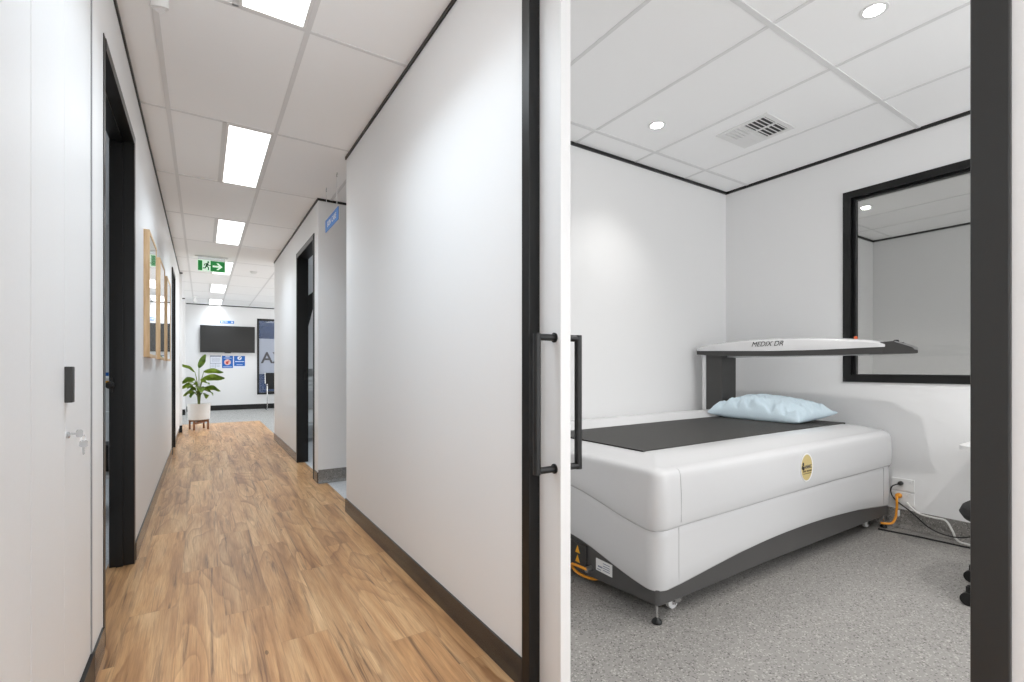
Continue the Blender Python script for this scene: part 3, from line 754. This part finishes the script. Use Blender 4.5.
# ------------------------------------------------------------------ scan room: vent, outlets, cables, desk, stool
v = thing('air_vent', 'square white ceiling air vent with four louvre quarters', 'air vent', (3.154, 1.858, H))
vx0, vx1, vy0, vy1 = 2.984, 3.324, 1.68, 2.038
b = bmesh.new(); f = .03
for q in ((vx0, vx0+f, vy0, vy1), (vx1-f, vx1, vy0, vy1), (vx0+f, vx1-f, vy0, vy0+f), (vx0+f, vx1-f, vy1-f, vy1)): box(b, *q, H-.008, H-.0005)
xm, ymv = (vx0+vx1)/2, (vy0+vy1)/2
box(b, xm-.007, xm+.007, vy0+f, vy1-f, H-.008, H-.002); box(b, vx0+f, xm-.007, ymv-.007, ymv+.007, H-.008, H-.002); box(b, xm+.007, vx1-f, ymv-.007, ymv+.007, H-.008, H-.002)
obj('frame', b, M_WHITEP, v)
obj('backing', B(vx0+f, vx1-f, vy0+f, vy1-f, H-.0016, H-.0008), M_SPEAK, v)  # dark colour stands in for the shade of a deeper duct
def slats(x0, x1, y0, y1, wd, tilt, n=5):
    for k in range(n):
        yy = y0+(y1-y0)*(k+.5)/n; q = [(yy-wd/2, 0), (yy+wd/2, 0), (yy+wd/2+tilt, -.006), (yy-wd/2+tilt, -.006)]
        obj('louvre', prism(bmesh.new(), q, lambda a, z, d: (x0+d, a, H-.0018+z), x1-x0), M_WHITEP, v)
slats(vx0+f, xm-.007, vy0+f, ymv-.007, .009, -.006); slats(xm+.007, vx1-f, vy0+f, ymv-.007, .009, -.006)
slats(vx0+f, xm-.007, ymv+.007, vy1-f, .017, .004); slats(xm+.007, vx1-f, ymv+.007, vy1-f, .026, .004)
# outlets
def outlet(z0, z1, label, sw):
    t = thing('power_outlet', label, 'power outlet', (XW, 1.325, z0))
    obj('plate', B(XW-.010, XW, 1.262, 1.392, z0, z1, .003), M_WHITEP, t)
    for yy in ((1.30, 1.36) if sw else (1.285,)):
        obj('rocker_switch', B(XW-.013, XW-.0095, yy-.008, yy+.008, z1-.024, z1-.010, .001), M_WHITEP, t)
    return t
outlet(.252, .336, 'upper white wall outlet with a black plug, right of the scanner', False)
outlet(.155, .243, 'lower white wall outlet with the orange plug, right of the scanner', True)
def plug(name, label, c, m, r=.014):
    b = L([(r, 0), (r, -.018), (r*.7, -.034), (r*.45, -.04)], c, 'X', 16)
    return tag(obj(name, b, m, None, c, smooth=True), label, 'plug')
def cable(name, label, pts, r, m):
    return tag(obj(name, T(smooth_path(pts), r, 8), m, None, pts[0], smooth=True), label, 'cable')
plug('plug', 'black plug pushed into the upper wall outlet', (XW-.011, 1.335, .304), M_BLK)
plug('plug', 'orange plug in the lower wall outlet', (XW-.014, 1.345, .218), M_ORANGE, .018)
cable('power_cable', 'thin black cable looping from the upper outlet towards the desk', [(XW-.052, 1.335, .304), (XW-.07, 1.365, .285), (XW-.05, 1.38, .24), (XW-.028, 1.36, .185), (XW-.035, 1.27, .125), (XW-.075, 1.16, .055), (XW-.085, 1.05, .035), (XW-.08, .96, .06), (XW-.07, .88, .12)], .0042, M_BLK)
cable('power_cable', 'white cable drooping from the lower outlet to the floor', [(XW-.012, 1.30, .178), (XW-.03, 1.285, .168), (XW-.045, 1.23, .13), (XW-.04, 1.15, .12), (XW-.05, 1.09, .12), (XW-.06, 1.055, .07), (XW-.07, 1.03, .02), (XW-.08, .98, .008), (XW-.085, .8, .008)], .006, M_WCABLE)
cable('floor_cable', 'black cable lying along the floor beside the coved skirting', [(3.84, 1.40, .006), (3.86, 1.30, .006), (3.88, 1.2, .006), (3.89, 1.08, .006), (3.90, .97, .006), (3.93, .8, .006)], .0055, M_BLK)
cable('mains_cable', 'orange mains lead from the lower outlet down to the scanner base', [(XW-.056, 1.345, .218), (XW-.082, 1.335, .20), (XW-.086, 1.334, .14), (XW-.10, 1.336, .085), (XW-.13, 1.35, .045), (XW-.16, 1.40, .04)], .0075, M_ORANGE)
tag(obj('cable_tag', B(XW-.104, XW-.078, 1.320, 1.3235, .095, .135, .001), M_WHITEP, None, (XW-.09, 1.322, .095)), 'small white tag on the orange mains lead', 'tag')
# desk at the right edge
dk = thing('desk', 'white rounded desk top edge showing beside the right door jamb', 'desk', (3.72, .1, 0))
b = bmesh.new(); r = .08
poly = [(4.02, -.9), (4.02, .90)]+[(3.44+r-r*math.sin(a), .90-r+r*math.cos(a)) for a in [PI/2*k/8 for k in range(9)]]+[(3.44, -.9)]
prism(b, poly, lambda a, y, d: (a, y, .672-d), .024)
obj('desk_top', b, M_WHITEP, dk)
for x, y in ((3.98, .60), (3.60, .35), (3.98, -.8), (3.60, -.8)): obj('leg', T([(x, y, 0), (x, y, .65)], .018, 14), M_WHITEP, dk, smooth=True)
# stool / task chair
ch = thing('task_chair', 'black task chair on casters, mostly behind the right door jamb', 'chair', (3.19, .535, 0))
cx, cy = 3.19, .535
obj('gas_column', L([(.028, .10), (.028, .25), (.016, .26), (.016, .36)], (cx, cy, 0), 'Z', 18), M_BLK, ch, smooth=True)
b = bmesh.new()
for k in range(5):
    a = math.radians(138+72*k); tube(b, [(cx+.02*math.cos(a), cy+.02*math.sin(a), .105), (cx+.29*math.cos(a), cy+.29*math.sin(a), .075)], [.026, .016], 10)
lathe(b, [(.04, .085), (.04, .125)], (cx, cy, 0), 'Z', 18)
obj('star_base', b, M_BLK, ch, smooth=True)
for k in range(5):
    a = math.radians(138+72*k); px, py = cx+.29*math.cos(a), cy+.29*math.sin(a)
    b = L([(.020, -.022), (.029, -.020), (.029, -.004), (.022, -.002), (.022, .002), (.029, .004), (.029, .020), (.020, .022)], (px, py, .030), 'Y' if k % 2 else 'X', 20)
    c = obj('caster', b, M_BLK, ch, smooth=True); obj('caster_stem', T([(px, py, .03), (px, py, .085)], .012, 10), M_BLK, c)
# seat cushion
b = bmesh.new(); R = []
for rr, zz in ((.10, .345), (.19, .352), (.235, .372), (.250, .398), (.240, .424), (.21, .437), (.12, .434)):
    R.append([(cx+.02+rr*1.02*math.copysign(abs(math.cos(2*PI*k/40))**.8, math.cos(2*PI*k/40)), cy+.025+rr*math.copysign(abs(math.sin(2*PI*k/40))**.8, math.sin(2*PI*k/40)), zz) for k in range(40)])
b.free(); obj('seat', loft(R, cap_top=True, cap_bot=True), M_BLKF, ch, smooth=True)
b = bmesh.new(); nu, nv = 12, 14; gr = []
for i in range(nu+1):
    gr.append([])
    for j in range(nv+1):
        u, w = i/nu*2-1, j/nv
        hw = .20*(1-.25*abs(2*w-1)**4); gr[-1].append(b.verts.new((cx+u*hw, cy-.22-.05*w+.06*u*u, .52+.42*w)))
for i in range(nu):
    for j in range(nv): b.faces.new((gr[i][j], gr[i+1][j], gr[i+1][j+1], gr[i][j+1]))
bmesh.ops.solidify(b, geom=list(b.faces), thickness=.045); bmesh.ops.recalc_face_normals(b, faces=b.faces)
obj('backrest', b, M_BLKF, ch, smooth=True)
obj('back_support', T(smooth_path([(cx, cy, .35), (cx, cy-.24, .36), (cx, cy-.29, .44), (cx, cy-.265, .62)]), .018, 10), M_BLK, ch, smooth=True)

# ------------------------------------------------------------------ corridor: cabinet
cb = thing('storage_cabinet', 'tall white built-in cupboard filling the left edge of the photo', 'cupboard', (XL-.2, 1.4, 0))
b = B(XL-.60, XL-.045, .59, 2.194, .10, 2.40); obj('carcass', b, M_CAB, cb)
obj('kickboard', B(XL-.58, XL+.0078, .60, 2.2068, 0, .0995), M_BLACK, cb)
cy_ = [.59, .86, 1.1905, 1.506, 1.821, 2.198]
gap = {1.506: .003, 1.821: .0012}
obj('gap_shade_strip', B(XL-.05, XL+.0004, 2.1995, 2.2065, .1005, 2.4), M_SEAM, cb)  # grey strip paints the shadow line between cupboard and wall
for a_, b_ in zip(cy_, cy_[1:]):
    dr = obj('cupboard_door', B(XL-.022, XL-.003, a_+gap.get(a_, .0015), b_-gap.get(b_, .0015), .103, 2.398, .0008), M_CAB, cb)
hd = obj('handle', B(XL-.0035, XL+.0145, 1.818, 1.846, .996, 1.098, .002), M_CHAR, dr); hd['label'] = 'short dark grey cupboard pull'
b = L([(.0095, 0), (.0095, .005), (.007, .007)], (XL-.003, 1.846, .902), 'X', 20); obj('lock', b, M_STEEL, dr, smooth=True)
def key(fn):
    b = bmesh.new()
    bow = [(-.013, -.006), (-.013, .006), (-.008, .0105), (.008, .0105), (.013, .006), (.013, -.006), (.008, -.0095), (-.008, -.0095)]
    prism(b, bow, fn, .0018)
    prism(b, [(-.004, -.0095), (.004, -.0095), (.0035, -.018), (.0045, -.020), (.003, -.024), (.004, -.027), (.002, -.031), (-.002, -.033), (-.003, -.027), (-.004, -.012)], fn, .0018)
    return b
# key in the lock (pointing into the door) and its twin hanging from a ring
k1 = obj('key', key(lambda a, z, d: (XL+.024+z*.8, 1.846+d, .905+a*.85)), M_SILVER, cb)
k2 = obj('key', key(lambda a, z, d: (XL+.033+a*.75, 1.848+d, .874+z)), M_SILVER, cb)
b = bmesh.new(); tube(b, [(XL+.032+.005*math.cos(2*PI*k/16), 1.847+.002*math.sin(2*PI*k/16), .891+.010*math.sin(2*PI*k/16)) for k in range(17)], .0009, 6, cap=False)
obj('key_ring', b, M_STEEL, cb)

# picture frames
M_ART = mat('picture_under_glass', (214, 214, 212), .015, bscale=2, var=.08, coat=1, spec=.6)
for (py0, py1, lb) in ((3.95, 4.55, 'nearest of three oak picture frames on the left wall'), (4.91, 5.51, 'middle one of the three oak picture frames on the left wall'), (5.86, 6.46, 'farthest of three oak picture frames on the left wall, next to the black door')):
    t = thing('picture_frame', lb, 'picture frame', (XL, (py0+py1)/2, 1.58), 'oak frames on the left wall')
    b = bmesh.new(); z0, z1 = 1.166, 2.003; f = .02
    for q in ((py0, py0+f, z0, z1), (py1-f, py1, z0, z1), (py0+f, py1-f, z0, z0+f), (py0+f, py1-f, z1-f, z1)): box(b, XL, XL+.032, *q)
    obj('frame', b, M_TIMBER, t); obj('glazed_print', B(XL+.002, XL+.029, py0+f, py1-f, z0+f, z1-f), M_ART, t)

# exit sign
ey = 8.2
ex = thing('exit_sign', 'green running man exit sign hanging from the corridor ceiling', 'exit sign', (.115, ey, H))
obj('mounting_bar', B(-.09, .32, ey-.02, ey+.025, H-.018, H-.001, .004), M_WHITEP, ex)
obj('sign_panel', B(-.056, .283, ey-.006, ey+.006, 2.478, 2.64, .001), M_GREENL, ex)
obj('clear_hanger', B(-.050, .277, ey-.003, ey+.003, 2.6405, H-.0185), M_CLEAR, ex)
sx0, sx1, sz0, sz1 = -.052, .279, 2.484, 2.634
ff = lambda a, z, d: (a, ey-.0065-d, z)
obj('green_door', B(sx0, sx0+.052, ey-.008, ey-.006, sz0+.004, sz1-.004, .0005), M_GREEN, ex)
obj('arrow_field', B(sx0+.152, sx1, ey-.008, ey-.006, sz0, sz1), M_GREEN, ex)
b = bmesh.new()
def limb(p, w):
    for (ax, az), (bx_, bz) in zip(p, p[1:]):
        d = Vector((bx_-ax, bz-az)); nn = Vector((-d.y, d.x)).normalized()*w/2; e = d.normalized()*w*.3
        prism(b, [(ax+nn.x-e.x, az+nn.y-e.y), (bx_+nn.x+e.x, bz+nn.y+e.y), (bx_-nn.x+e.x, bz-nn.y+e.y), (ax-nn.x-e.x, az-nn.y-e.y)], ff, .0012)
ox, oz = sx0+.062, sz0+.008
prism(b, [(ox+.062+.013*math.cos(k*PI/6), oz+.120+.013*math.sin(k*PI/6)) for k in range(12)], ff, .0012)
limb([(ox+.052, oz+.098), (ox+.040, oz+.060)], .026); limb([(ox+.050, oz+.098), (ox+.022, oz+.092), (ox+.012, oz+.068)], .011); limb([(ox+.056, oz+.096), (ox+.070, oz+.072), (ox+.090, oz+.076)], .011)
limb([(ox+.042, oz+.062), (ox+.066, oz+.042), (ox+.062, oz+.008)], .014); limb([(ox+.038, oz+.060), (ox+.026, oz+.034), (ox+.0, oz+.030)], .014)
obj('running_man', b, M_GREEND, ex)
b = bmesh.new(); ax_, az_ = sx0+.178, sz0+.075
prism(b, [(ax_, az_-.013), (ax_, az_+.013), (ax_+.078, az_+.013), (ax_+.046, az_+.048), (ax_+.072, az_+.048), (ax_+.122, az_), (ax_+.072, az_-.048), (ax_+.046, az_-.048), (ax_+.078, az_-.013)], lambda a, z, d: (a, ey-.0082-d, z), .001)
obj('arrow', b, M_GREENL, ex)

# hanging blue sign over the side passage
hx = .933
hs = thing('hanging_sign', 'small blue sign hung on two wires over the side passage', 'sign', (hx, 4.31, 2.36))
obj('sign_board', B(hx-.003, hx+.003, 4.07, 4.55, 2.305, 2.412, .001), M_BLUE, hs)
text('lettering', 'SKIN', .066, (hx-.0035, 4.40, 2.357), FRONT_X, M_WHITEP, hs, bold=.001); text('lettering', 'CARE', .066, (hx-.0035, 4.215, 2.357), FRONT_X, M_WHITEP, hs, bold=.001)
for yy in (4.12, 4.52): obj('wire', T([(hx, yy, 2.41), (hx, yy, 2.68)], .003, 6), M_WHITEP, hs)
for yy in (4.12, 4.52):
    obj('ceiling_hook', T([(hx, yy-.008, 2.70), (hx, yy-.008, 2.688), (hx, yy+.006, 2.684), (hx, yy+.008, 2.674), (hx, yy-.002, 2.668), (hx, yy-.007, 2.674)], .0035, 6), M_SILVER, hs)
# motion detector at the top left, smoke detector, far bracket
md = thing('motion_detector', 'white sensor housing under the near ceiling bar, cut off by the top edge', 'sensor', (-.152, 2.52, H))
obj('mount', L([(.042, -.0005), (.042, -.018), (.034, -.024)], (-.152, 2.52, H), 'Z', 24), M_WHITEP, md, smooth=True)
b = bmesh.new(); R = []
for z_, k in ((H-.024, 0), (H-.06, .0), (H-.085, .35)): R.append([(-.152+.033*math.cos(2*PI*q/24), 2.52+.033*math.sin(2*PI*q/24), z_+k*.033*math.sin(2*PI*q/24+.6)) for q in range(24)])
b.free(); obj('sensor_head', loft(R, True, True), M_WHITEP, md, smooth=True)
obj('lens', T([(-.152, 2.52, H-.082), (-.1535, 2.518, H-.0875)], .022, 18), M_BAR, md, smooth=True)
sm = thing('smoke_detector', 'small round white smoke detector on the ceiling past the right wall end', 'smoke detector', (.723, 9.1, H))
obj('base', L([(.06, -.001), (.06, -.010)], (.723, 9.1, H), 'Z', 24), M_WHITEP, sm); obj('dome', L([(.05, -.0105), (.048, -.03), (.03, -.038)], (.723, 9.1, H), 'Z', 24), M_WHITEP, sm, smooth=True)
cm = thing('security_camera', 'small white dome camera on the reception ceiling above the plant', 'camera', (-.14, 13.0, H))
obj('mount', L([(.05, -.001), (.05, -.02), (.018, -.022), (.018, -.08)], (-.14, 13.0, H), 'Z', 18), M_WHITEP, cm, smooth=True); obj('camera_head', T([(-.14, 12.92, H-.10), (-.14, 13.06, H-.085)], .035, 16), M_WHITEP, cm, smooth=True)

# ------------------------------------------------------------------ reception: TV, posters, chair, plant
tv = thing('television', 'large dark flat television mounted on the far wall', 'television', (.56, YF, 1.82))
obj('wall_bracket', B(.3, .82, YF-.03, YF-.003, 1.6, 2.0), M_BLK, tv)
obj('casing', B(-.047, 1.168, YF-.075, YF-.03, 1.485, 2.167, .006), M_BLK, tv)
obj('screen', B(-.037, 1.158, YF-.0765, YF-.0745, 1.500, 2.158), M_SCREEN, tv)
obj('sensor_bump', B(.48, .62, YF-.07, YF-.045, 1.470, 1.487, .003), M_BLK, tv)
nm = thing('wall_sign', 'thin blue name strip on the wall above the television', 'sign', (.537, YF, 2.27))
obj('sign_board', B(.38, .694, YF-.006, YF, 2.235, 2.306, .001), M_BLUE, nm)
text('lettering', 'RECEPTION', .046, (.537, YF-.0066, 2.27), FRONT_Y, M_PAPER, nm) if False else None
for q in ((.40, .44, 2.25, 2.29), (.455, .47, 2.25, 2.285), (.48, .55, 2.26, 2.284), (.63, .67, 2.25, 2.29)): obj('blurred_print', B(q[0], q[1], YF-.0075, YF-.0055, q[2], q[3]), M_PAPER, nm)
p1 = thing('poster', 'white ruled notice, leftmost of three sheets under the television', 'poster', (.285, YF, 1.24), 'notices under the television')
obj('sheet', B(.165, .404, YF-.003, YF, 1.081, 1.405), M_PAPER, p1)
b = bmesh.new(); yy = (YF-.0042, YF-.0029)
box(b, .165, .404, *yy, 1.375, 1.405); box(b, .17, .40, *yy, 1.198, 1.21); box(b, .275, .283, *yy, 1.085, 1.2); box(b, .165, .172, *yy, 1.081, 1.4)
for zz in (1.33, 1.30, 1.27, 1.24): box(b, .20, .38, *yy, zz, zz+.007)
for zz in (1.165, 1.14, 1.115): box(b, .19, .265, *yy, zz, zz+.006); box(b, .295, .38, *yy, zz, zz+.006)
obj('printed_rules', b, M_INK, p1)
p2 = thing('poster', 'blue poster with a pink round picture, middle of three sheets under the television', 'poster', (.548, YF, 1.24), 'notices under the television')
obj('sheet', B(.426, .671, YF-.003, YF, 1.085, 1.402), M_BLUED, p2)
b = bmesh.new(); prism(b, [(.548+.075*math.cos(k*PI/14), 1.235+.075*math.sin(k*PI/14)) for k in range(28)], lambda a, z, d: (a, YF-.0029-d, z), .0012); obj('round_picture', b, M_PINK, p2)
b = bmesh.new(); prism(b, [(.54+.032*math.cos(k*PI/8), 1.222+.038*math.sin(k*PI/8)) for k in range(16)], lambda a, z, d: (a, YF-.0042-d, z), .001); prism(b, [(.575+.022*math.cos(k*PI/8), 1.265+.014*math.sin(k*PI/8)) for k in range(16)], lambda a, z, d: (a, YF-.0042-d, z), .001); obj('picture_detail', b, M_RUST, p2)
for q in ((.50, .60, 1.365, 1.385), (.46, .64, 1.335, 1.345), (.45, .65, 1.11, 1.122)): obj('heading_line', B(q[0], q[1], *yy, q[2], q[3]), M_PAPER, p2)
p3 = thing('poster', 'blue poster with white disc and lower white strip, rightmost of three sheets', 'poster', (.82, YF, 1.24), 'notices under the television')
obj('sheet', B(.694, .944, YF-.003, YF, 1.072, 1.40), M_PAPER, p3)
obj('blue_panel', B(.694, .944, YF-.0042, YF-.0028, 1.138, 1.40), M_BLUED, p3)
b = bmesh.new(); prism(b, [(.82+.05*math.cos(k*PI/12), 1.345+.05*math.sin(k*PI/12)) for k in range(24)], lambda a, z, d: (a, YF-.0042-d, z), .001)
box(b, .72, .925, YF-.0052, YF-.004, 1.245, 1.262); box(b, .75, .89, YF-.0052, YF-.004, 1.17, 1.18); obj('white_print', b, M_PAPER, p3)
b = bmesh.new(); prism(b, [(.80, 1.335), (.815, 1.322), (.85, 1.362), (.838, 1.372)], lambda a, z, d: (a, YF-.0053-d, z), .001); obj('tick', b, M_GREYTXT, p3)
# visitor chair
vc = thing('visitor_chair', 'chrome and black visitor chair in front of the narrow far window', 'chair', (1.66, 14.05, 0))
for sx in (1.40, 1.92):
    obj('side_frame', T(smooth_path([(sx, 14.30, .012), (sx, 13.82, .012), (sx, 13.78, .03), (sx, 13.77, .10), (sx, 13.78, .62), (sx, 13.80, .65), (sx, 14.2, .66), (sx, 14.24, .70), (sx, 14.30, .96)], 6), .012, 10), M_STEEL, vc, smooth=True)
obj('seat', B(1.415, 1.905, 13.80, 14.24, .42, .475, .02), M_BLKF, vc)
b = bmesh.new(); prism(b, [(14.235, .52), (14.262, .52), (14.315, .955), (14.288, .955)], lambda a, z, d: (1.42+d, a, z), .48); obj('backrest', b, M_BLKF, vc)
# plant stand, pot and plant
PX, PY = -.05, 10.22
st = thing('plant_stand', 'low walnut plant stand under the white pot at the end of the corridor', 'plant stand', (PX, PY, 0))
for q in range(4):
    a = PI/4+q*PI/2+.30; x, y = PX+.155*math.cos(a), PY+.155*math.sin(a)
    obj('leg', B(x-.014, x+.014, y-.014, y+.014, 0, .172, .003), M_STAND, st)
for q in range(2):
    a = PI/4+q*PI/2+.30; c, s_ = math.cos(a), math.sin(a); n_ = (-s_*.012, c*.012); z_ = .134 if q else .100
    obj('cross_bar', prism(bmesh.new(), [(PX+.145*c+n_[0], PY+.145*s_+n_[1]), (PX-.145*c+n_[0], PY-.145*s_+n_[1]), (PX-.145*c-n_[0], PY-.145*s_-n_[1]), (PX+.145*c-n_[0], PY+.145*s_-n_[1])], lambda a_, y, d: (a_, y, z_+d), .034), M_STAND, st)
pl = thing('potted_plant', 'bird of paradise plant with broad leaves in a white pot on a stand', 'potted plant', (PX, PY, .173))
pz0 = .173
obj('pot', L([(.15, pz0), (.165, pz0+.008), (.175, .44), (.176, .458), (.165, .458), (.160, .435), (.02, .435)], (PX, PY, 0), 'Z', 40), M_POT, pl, smooth=True)
obj('soil', L([(.158, .430), (.158, .440)], (PX, PY, 0), 'Z', 30), M_SOIL, pl)
def leaf(top, d, pitch, l, w, droop, roll):
    """petiole from the crown to `top`, then a broad folded blade heading along d"""
    p0 = Vector((PX+.10*(top[0]-PX), PY+.10*(top[1]-PY), .435)); p2 = Vector(top)
    p1 = p0*.45+p2*.55+Vector((-.25*(top[0]-PX), -.25*(top[1]-PY), .03))
    s = obj('stem', T(smooth_path([p0, p1, p2], 6), [.010-.005*k/12 for k in range(13)], 7), M_STEM, pl, smooth=True)
    d = Vector((d[0], d[1], 0)).normalized()
    b = bmesh.new(); n = 16; side = d.cross(Vector((0, 0, 1))); rows = []; pos = p2.copy()
    for k in range(n+1):
        t = k/n; hw = w*(math.sin(PI*min(1, t*.94+.03))**.7)*(1.05-.3*t)
        a = pitch-droop*t; fwd = d*math.cos(a)+Vector((0, 0, math.sin(a))); upv = -d*math.sin(a)+Vector((0, 0, math.cos(a)))
        sd = side*math.cos(roll)+upv*math.sin(roll); un = upv*math.cos(roll)-side*math.sin(roll)
        wav = .010*math.sin(t*10+roll*3)
        rows.append([b.verts.new(pos+sd*hw*q+un*(abs(q)*hw*.30+wav*abs(q))) for q in (-1, -.55, 0, .55, 1)])
        pos = pos+fwd*(l/n)
    for q, r_ in zip(rows, rows[1:]):
        for k in range(4): b.faces.new((q[k], q[k+1], r_[k+1], r_[k]))
    bmesh.ops.solidify(b, geom=list(b.faces), thickness=.002); bmesh.ops.recalc_face_normals(b, faces=b.faces)
    obj('leaf_blade', b, M_LEAF, s, smooth=True)
#     tip of petiole          heading   pitch  len  width droop roll
leaf((PX+.0, PY-.02, 1.09), (.35, -.3), 1.15, .27, .055, .15, 1.1)
leaf((PX+.07, PY-.03, 1.02), (1, -.25), .12, .31, .058, .35, 1.0)
leaf((PX+.06, PY-.06, .90), (1, -.30), .12, .34, .072, .25, 1.1)
leaf((PX-.06, PY+.02, 1.02), (-.9, .1), .62, .30, .048, .2, -.7)
leaf((PX-.06, PY-.02, .88), (-1, -.25), .10, .22, .060, .9, -1.0)
leaf((PX-.09, PY-.05, .76), (-1, -.5), .25, .20, .065, .8, -.9)
leaf((PX-.03, PY-.06, .80), (-.6, -1), .15, .26, .068, .9, -.5)
leaf((PX+.03, PY-.05, .84), (.5, -1), .25, .28, .072, .9, .7)
leaf((PX+.08, PY-.04, .72), (1, -.5), .15, .28, .065, .7, .9)
leaf((PX-.02, PY-.08, .66), (-.45, -1), .15, .25, .075, 1.1, -.4)
leaf((PX+.04, PY-.08, .64), (.35, -1), .10, .24, .070, 1.0, .4)
leaf((PX, PY-.10, .74), (.15, -1), .2, .28, .080, 1.0, .1)
leaf((PX-.05, PY-.09, .71), (-.8, -.9), .1, .26, .075, 1.0, -.6)
leaf((PX+.06, PY-.09, .69), (.8, -.9), .1, .26, .070, 1.0, .6)
leaf((PX+.04, PY+.05, .86), (.6, .8), .4, .28, .062, .8, .4)
leaf((PX-.05, PY+.05, .80), (-.4, .9), .4, .28, .062, .8, -.4)
leaf((PX-.07, PY-.04, .66), (-1, -.7), -.05, .20, .060, .6, -.8)

# ------------------------------------------------------------------ glimpses through the side doorways
tr_ = thing('equipment_trolley', 'white two-shelf trolley glimpsed through the left doorway', 'trolley', (-.66, 4.65, 0))
obj('top_shelf', B(-.86, -.50, 4.45, 4.95, .755, .78, .004), M_WHITEP, tr_); obj('lower_shelf', B(-.86, -.50, 4.45, 4.95, .30, .325, .004), M_WHITEP, tr_)
for x in (-.84, -.52):
    for y in (4.47, 4.93): obj('leg', T([(x, y, 0), (x, y, .756)], .012, 10), M_WHITEP, tr_, smooth=True)
bt = thing('spray_bottle', 'white bottle with yellow label and blue cap on the trolley', 'bottle', (-.58, 4.55, .78))
obj('body', L([(.05, .781), (.052, .79), (.052, 1.02), (.04, 1.035)], (-.575, 4.56, 0), 'Z', 22), M_WHITEP, bt, smooth=True)
obj('cap', L([(.042, 1.035), (.042, 1.06)], (-.575, 4.56, 0), 'Z', 20), M_BLUED, bt); obj('label_band', L([(.0528, .97), (.0528, 1.0)], (-.575, 4.56, 0), 'Z', 22), M_YEL, bt)
tag(obj('storage_box', B(-.80, -.55, 4.62, 4.88, .326, .52, .01), M_BLK, None, (-.68, 4.75, .326)), 'black box on the lower trolley shelf behind the left doorway', 'box')
mo = thing('monitor', 'black wall monitor glimpsed at the top of the left doorway', 'monitor', (-.6, 5.6, 1.6))
b = bmesh.new(); prism(b, [(-.70, 2.20), (-.46, 2.20), (-.46, 1.58), (-.62, 1.58), (-.665, 1.75)], lambda a, z, d: (a, 5.55+d, z), .05); obj('screen', b, M_BLK, mo)
obj('wall_arm', B(-.47, XL-.11, 5.57, 5.60, 1.86, 1.92), M_BLK, mo)
sh = thing('linen_shelf', 'white open shelf glimpsed through the far right doorway', 'shelf', (1.45, 7.75, 0))
for z in (.25, .76, 1.08): obj('shelf_board', B(1.16, 1.86, 7.5, 8.02, z, z+.025), M_WHITEP, sh)
for x in (1.16, 1.84): obj('upright', B(x, x+.02, 7.98, 8.02, 0, 1.2), M_WHITEP, sh)
for k, (z, lb) in enumerate(((.786, 'lowest folded white towel on the middle shelf'), (.846, 'middle folded white towel on the middle shelf'), (.906, 'topmost folded white towel on the middle shelf'))):
    b = bmesh.new()
    for q in range(3): box(b, 1.19+.004*k, 1.66, 7.52+.006*q, 7.9, z+.0195*q, z+.0185+.0195*q, .008)
    tag(obj('folded_towel', b, M_TOWEL, None, (1.4, 7.7, z)), lb, 'towel', 'towels on the linen shelf')
b = bmesh.new(); R = []
for rr, zz in ((.20, .276), (.22, .30), (.19, .37), (.12, .45), (.04, .49)):
    R.append([(1.42+rr*math.cos(2*PI*k/24)*(1+.1*math.sin(5*2*PI*k/24)), 7.74+rr*math.sin(2*PI*k/24), zz) for k in range(24)])
b.free(); tag(obj('crumpled_towel', loft(R, True, True), M_TOWEL, None, (1.42, 7.74, .276), smooth=True), 'crumpled white towel heap on the lowest shelf behind the right doorway', 'towel')
mo = thing('monitor', 'tilted black monitor glimpsed in the upper right doorway', 'monitor', (1.2, 6.9, 1.7))
b = bmesh.new(); prism(b, [(1.10, 1.98), (1.26, 2.12), (1.30, 2.08), (1.17, 1.55)], lambda a, z, d: (a, 6.9+d, z), .04); obj('screen', b, M_BLK, mo)
obj('wall_arm', B(XRi, 1.18, 6.915, 6.935, 1.80, 1.84), M_BLK, mo)
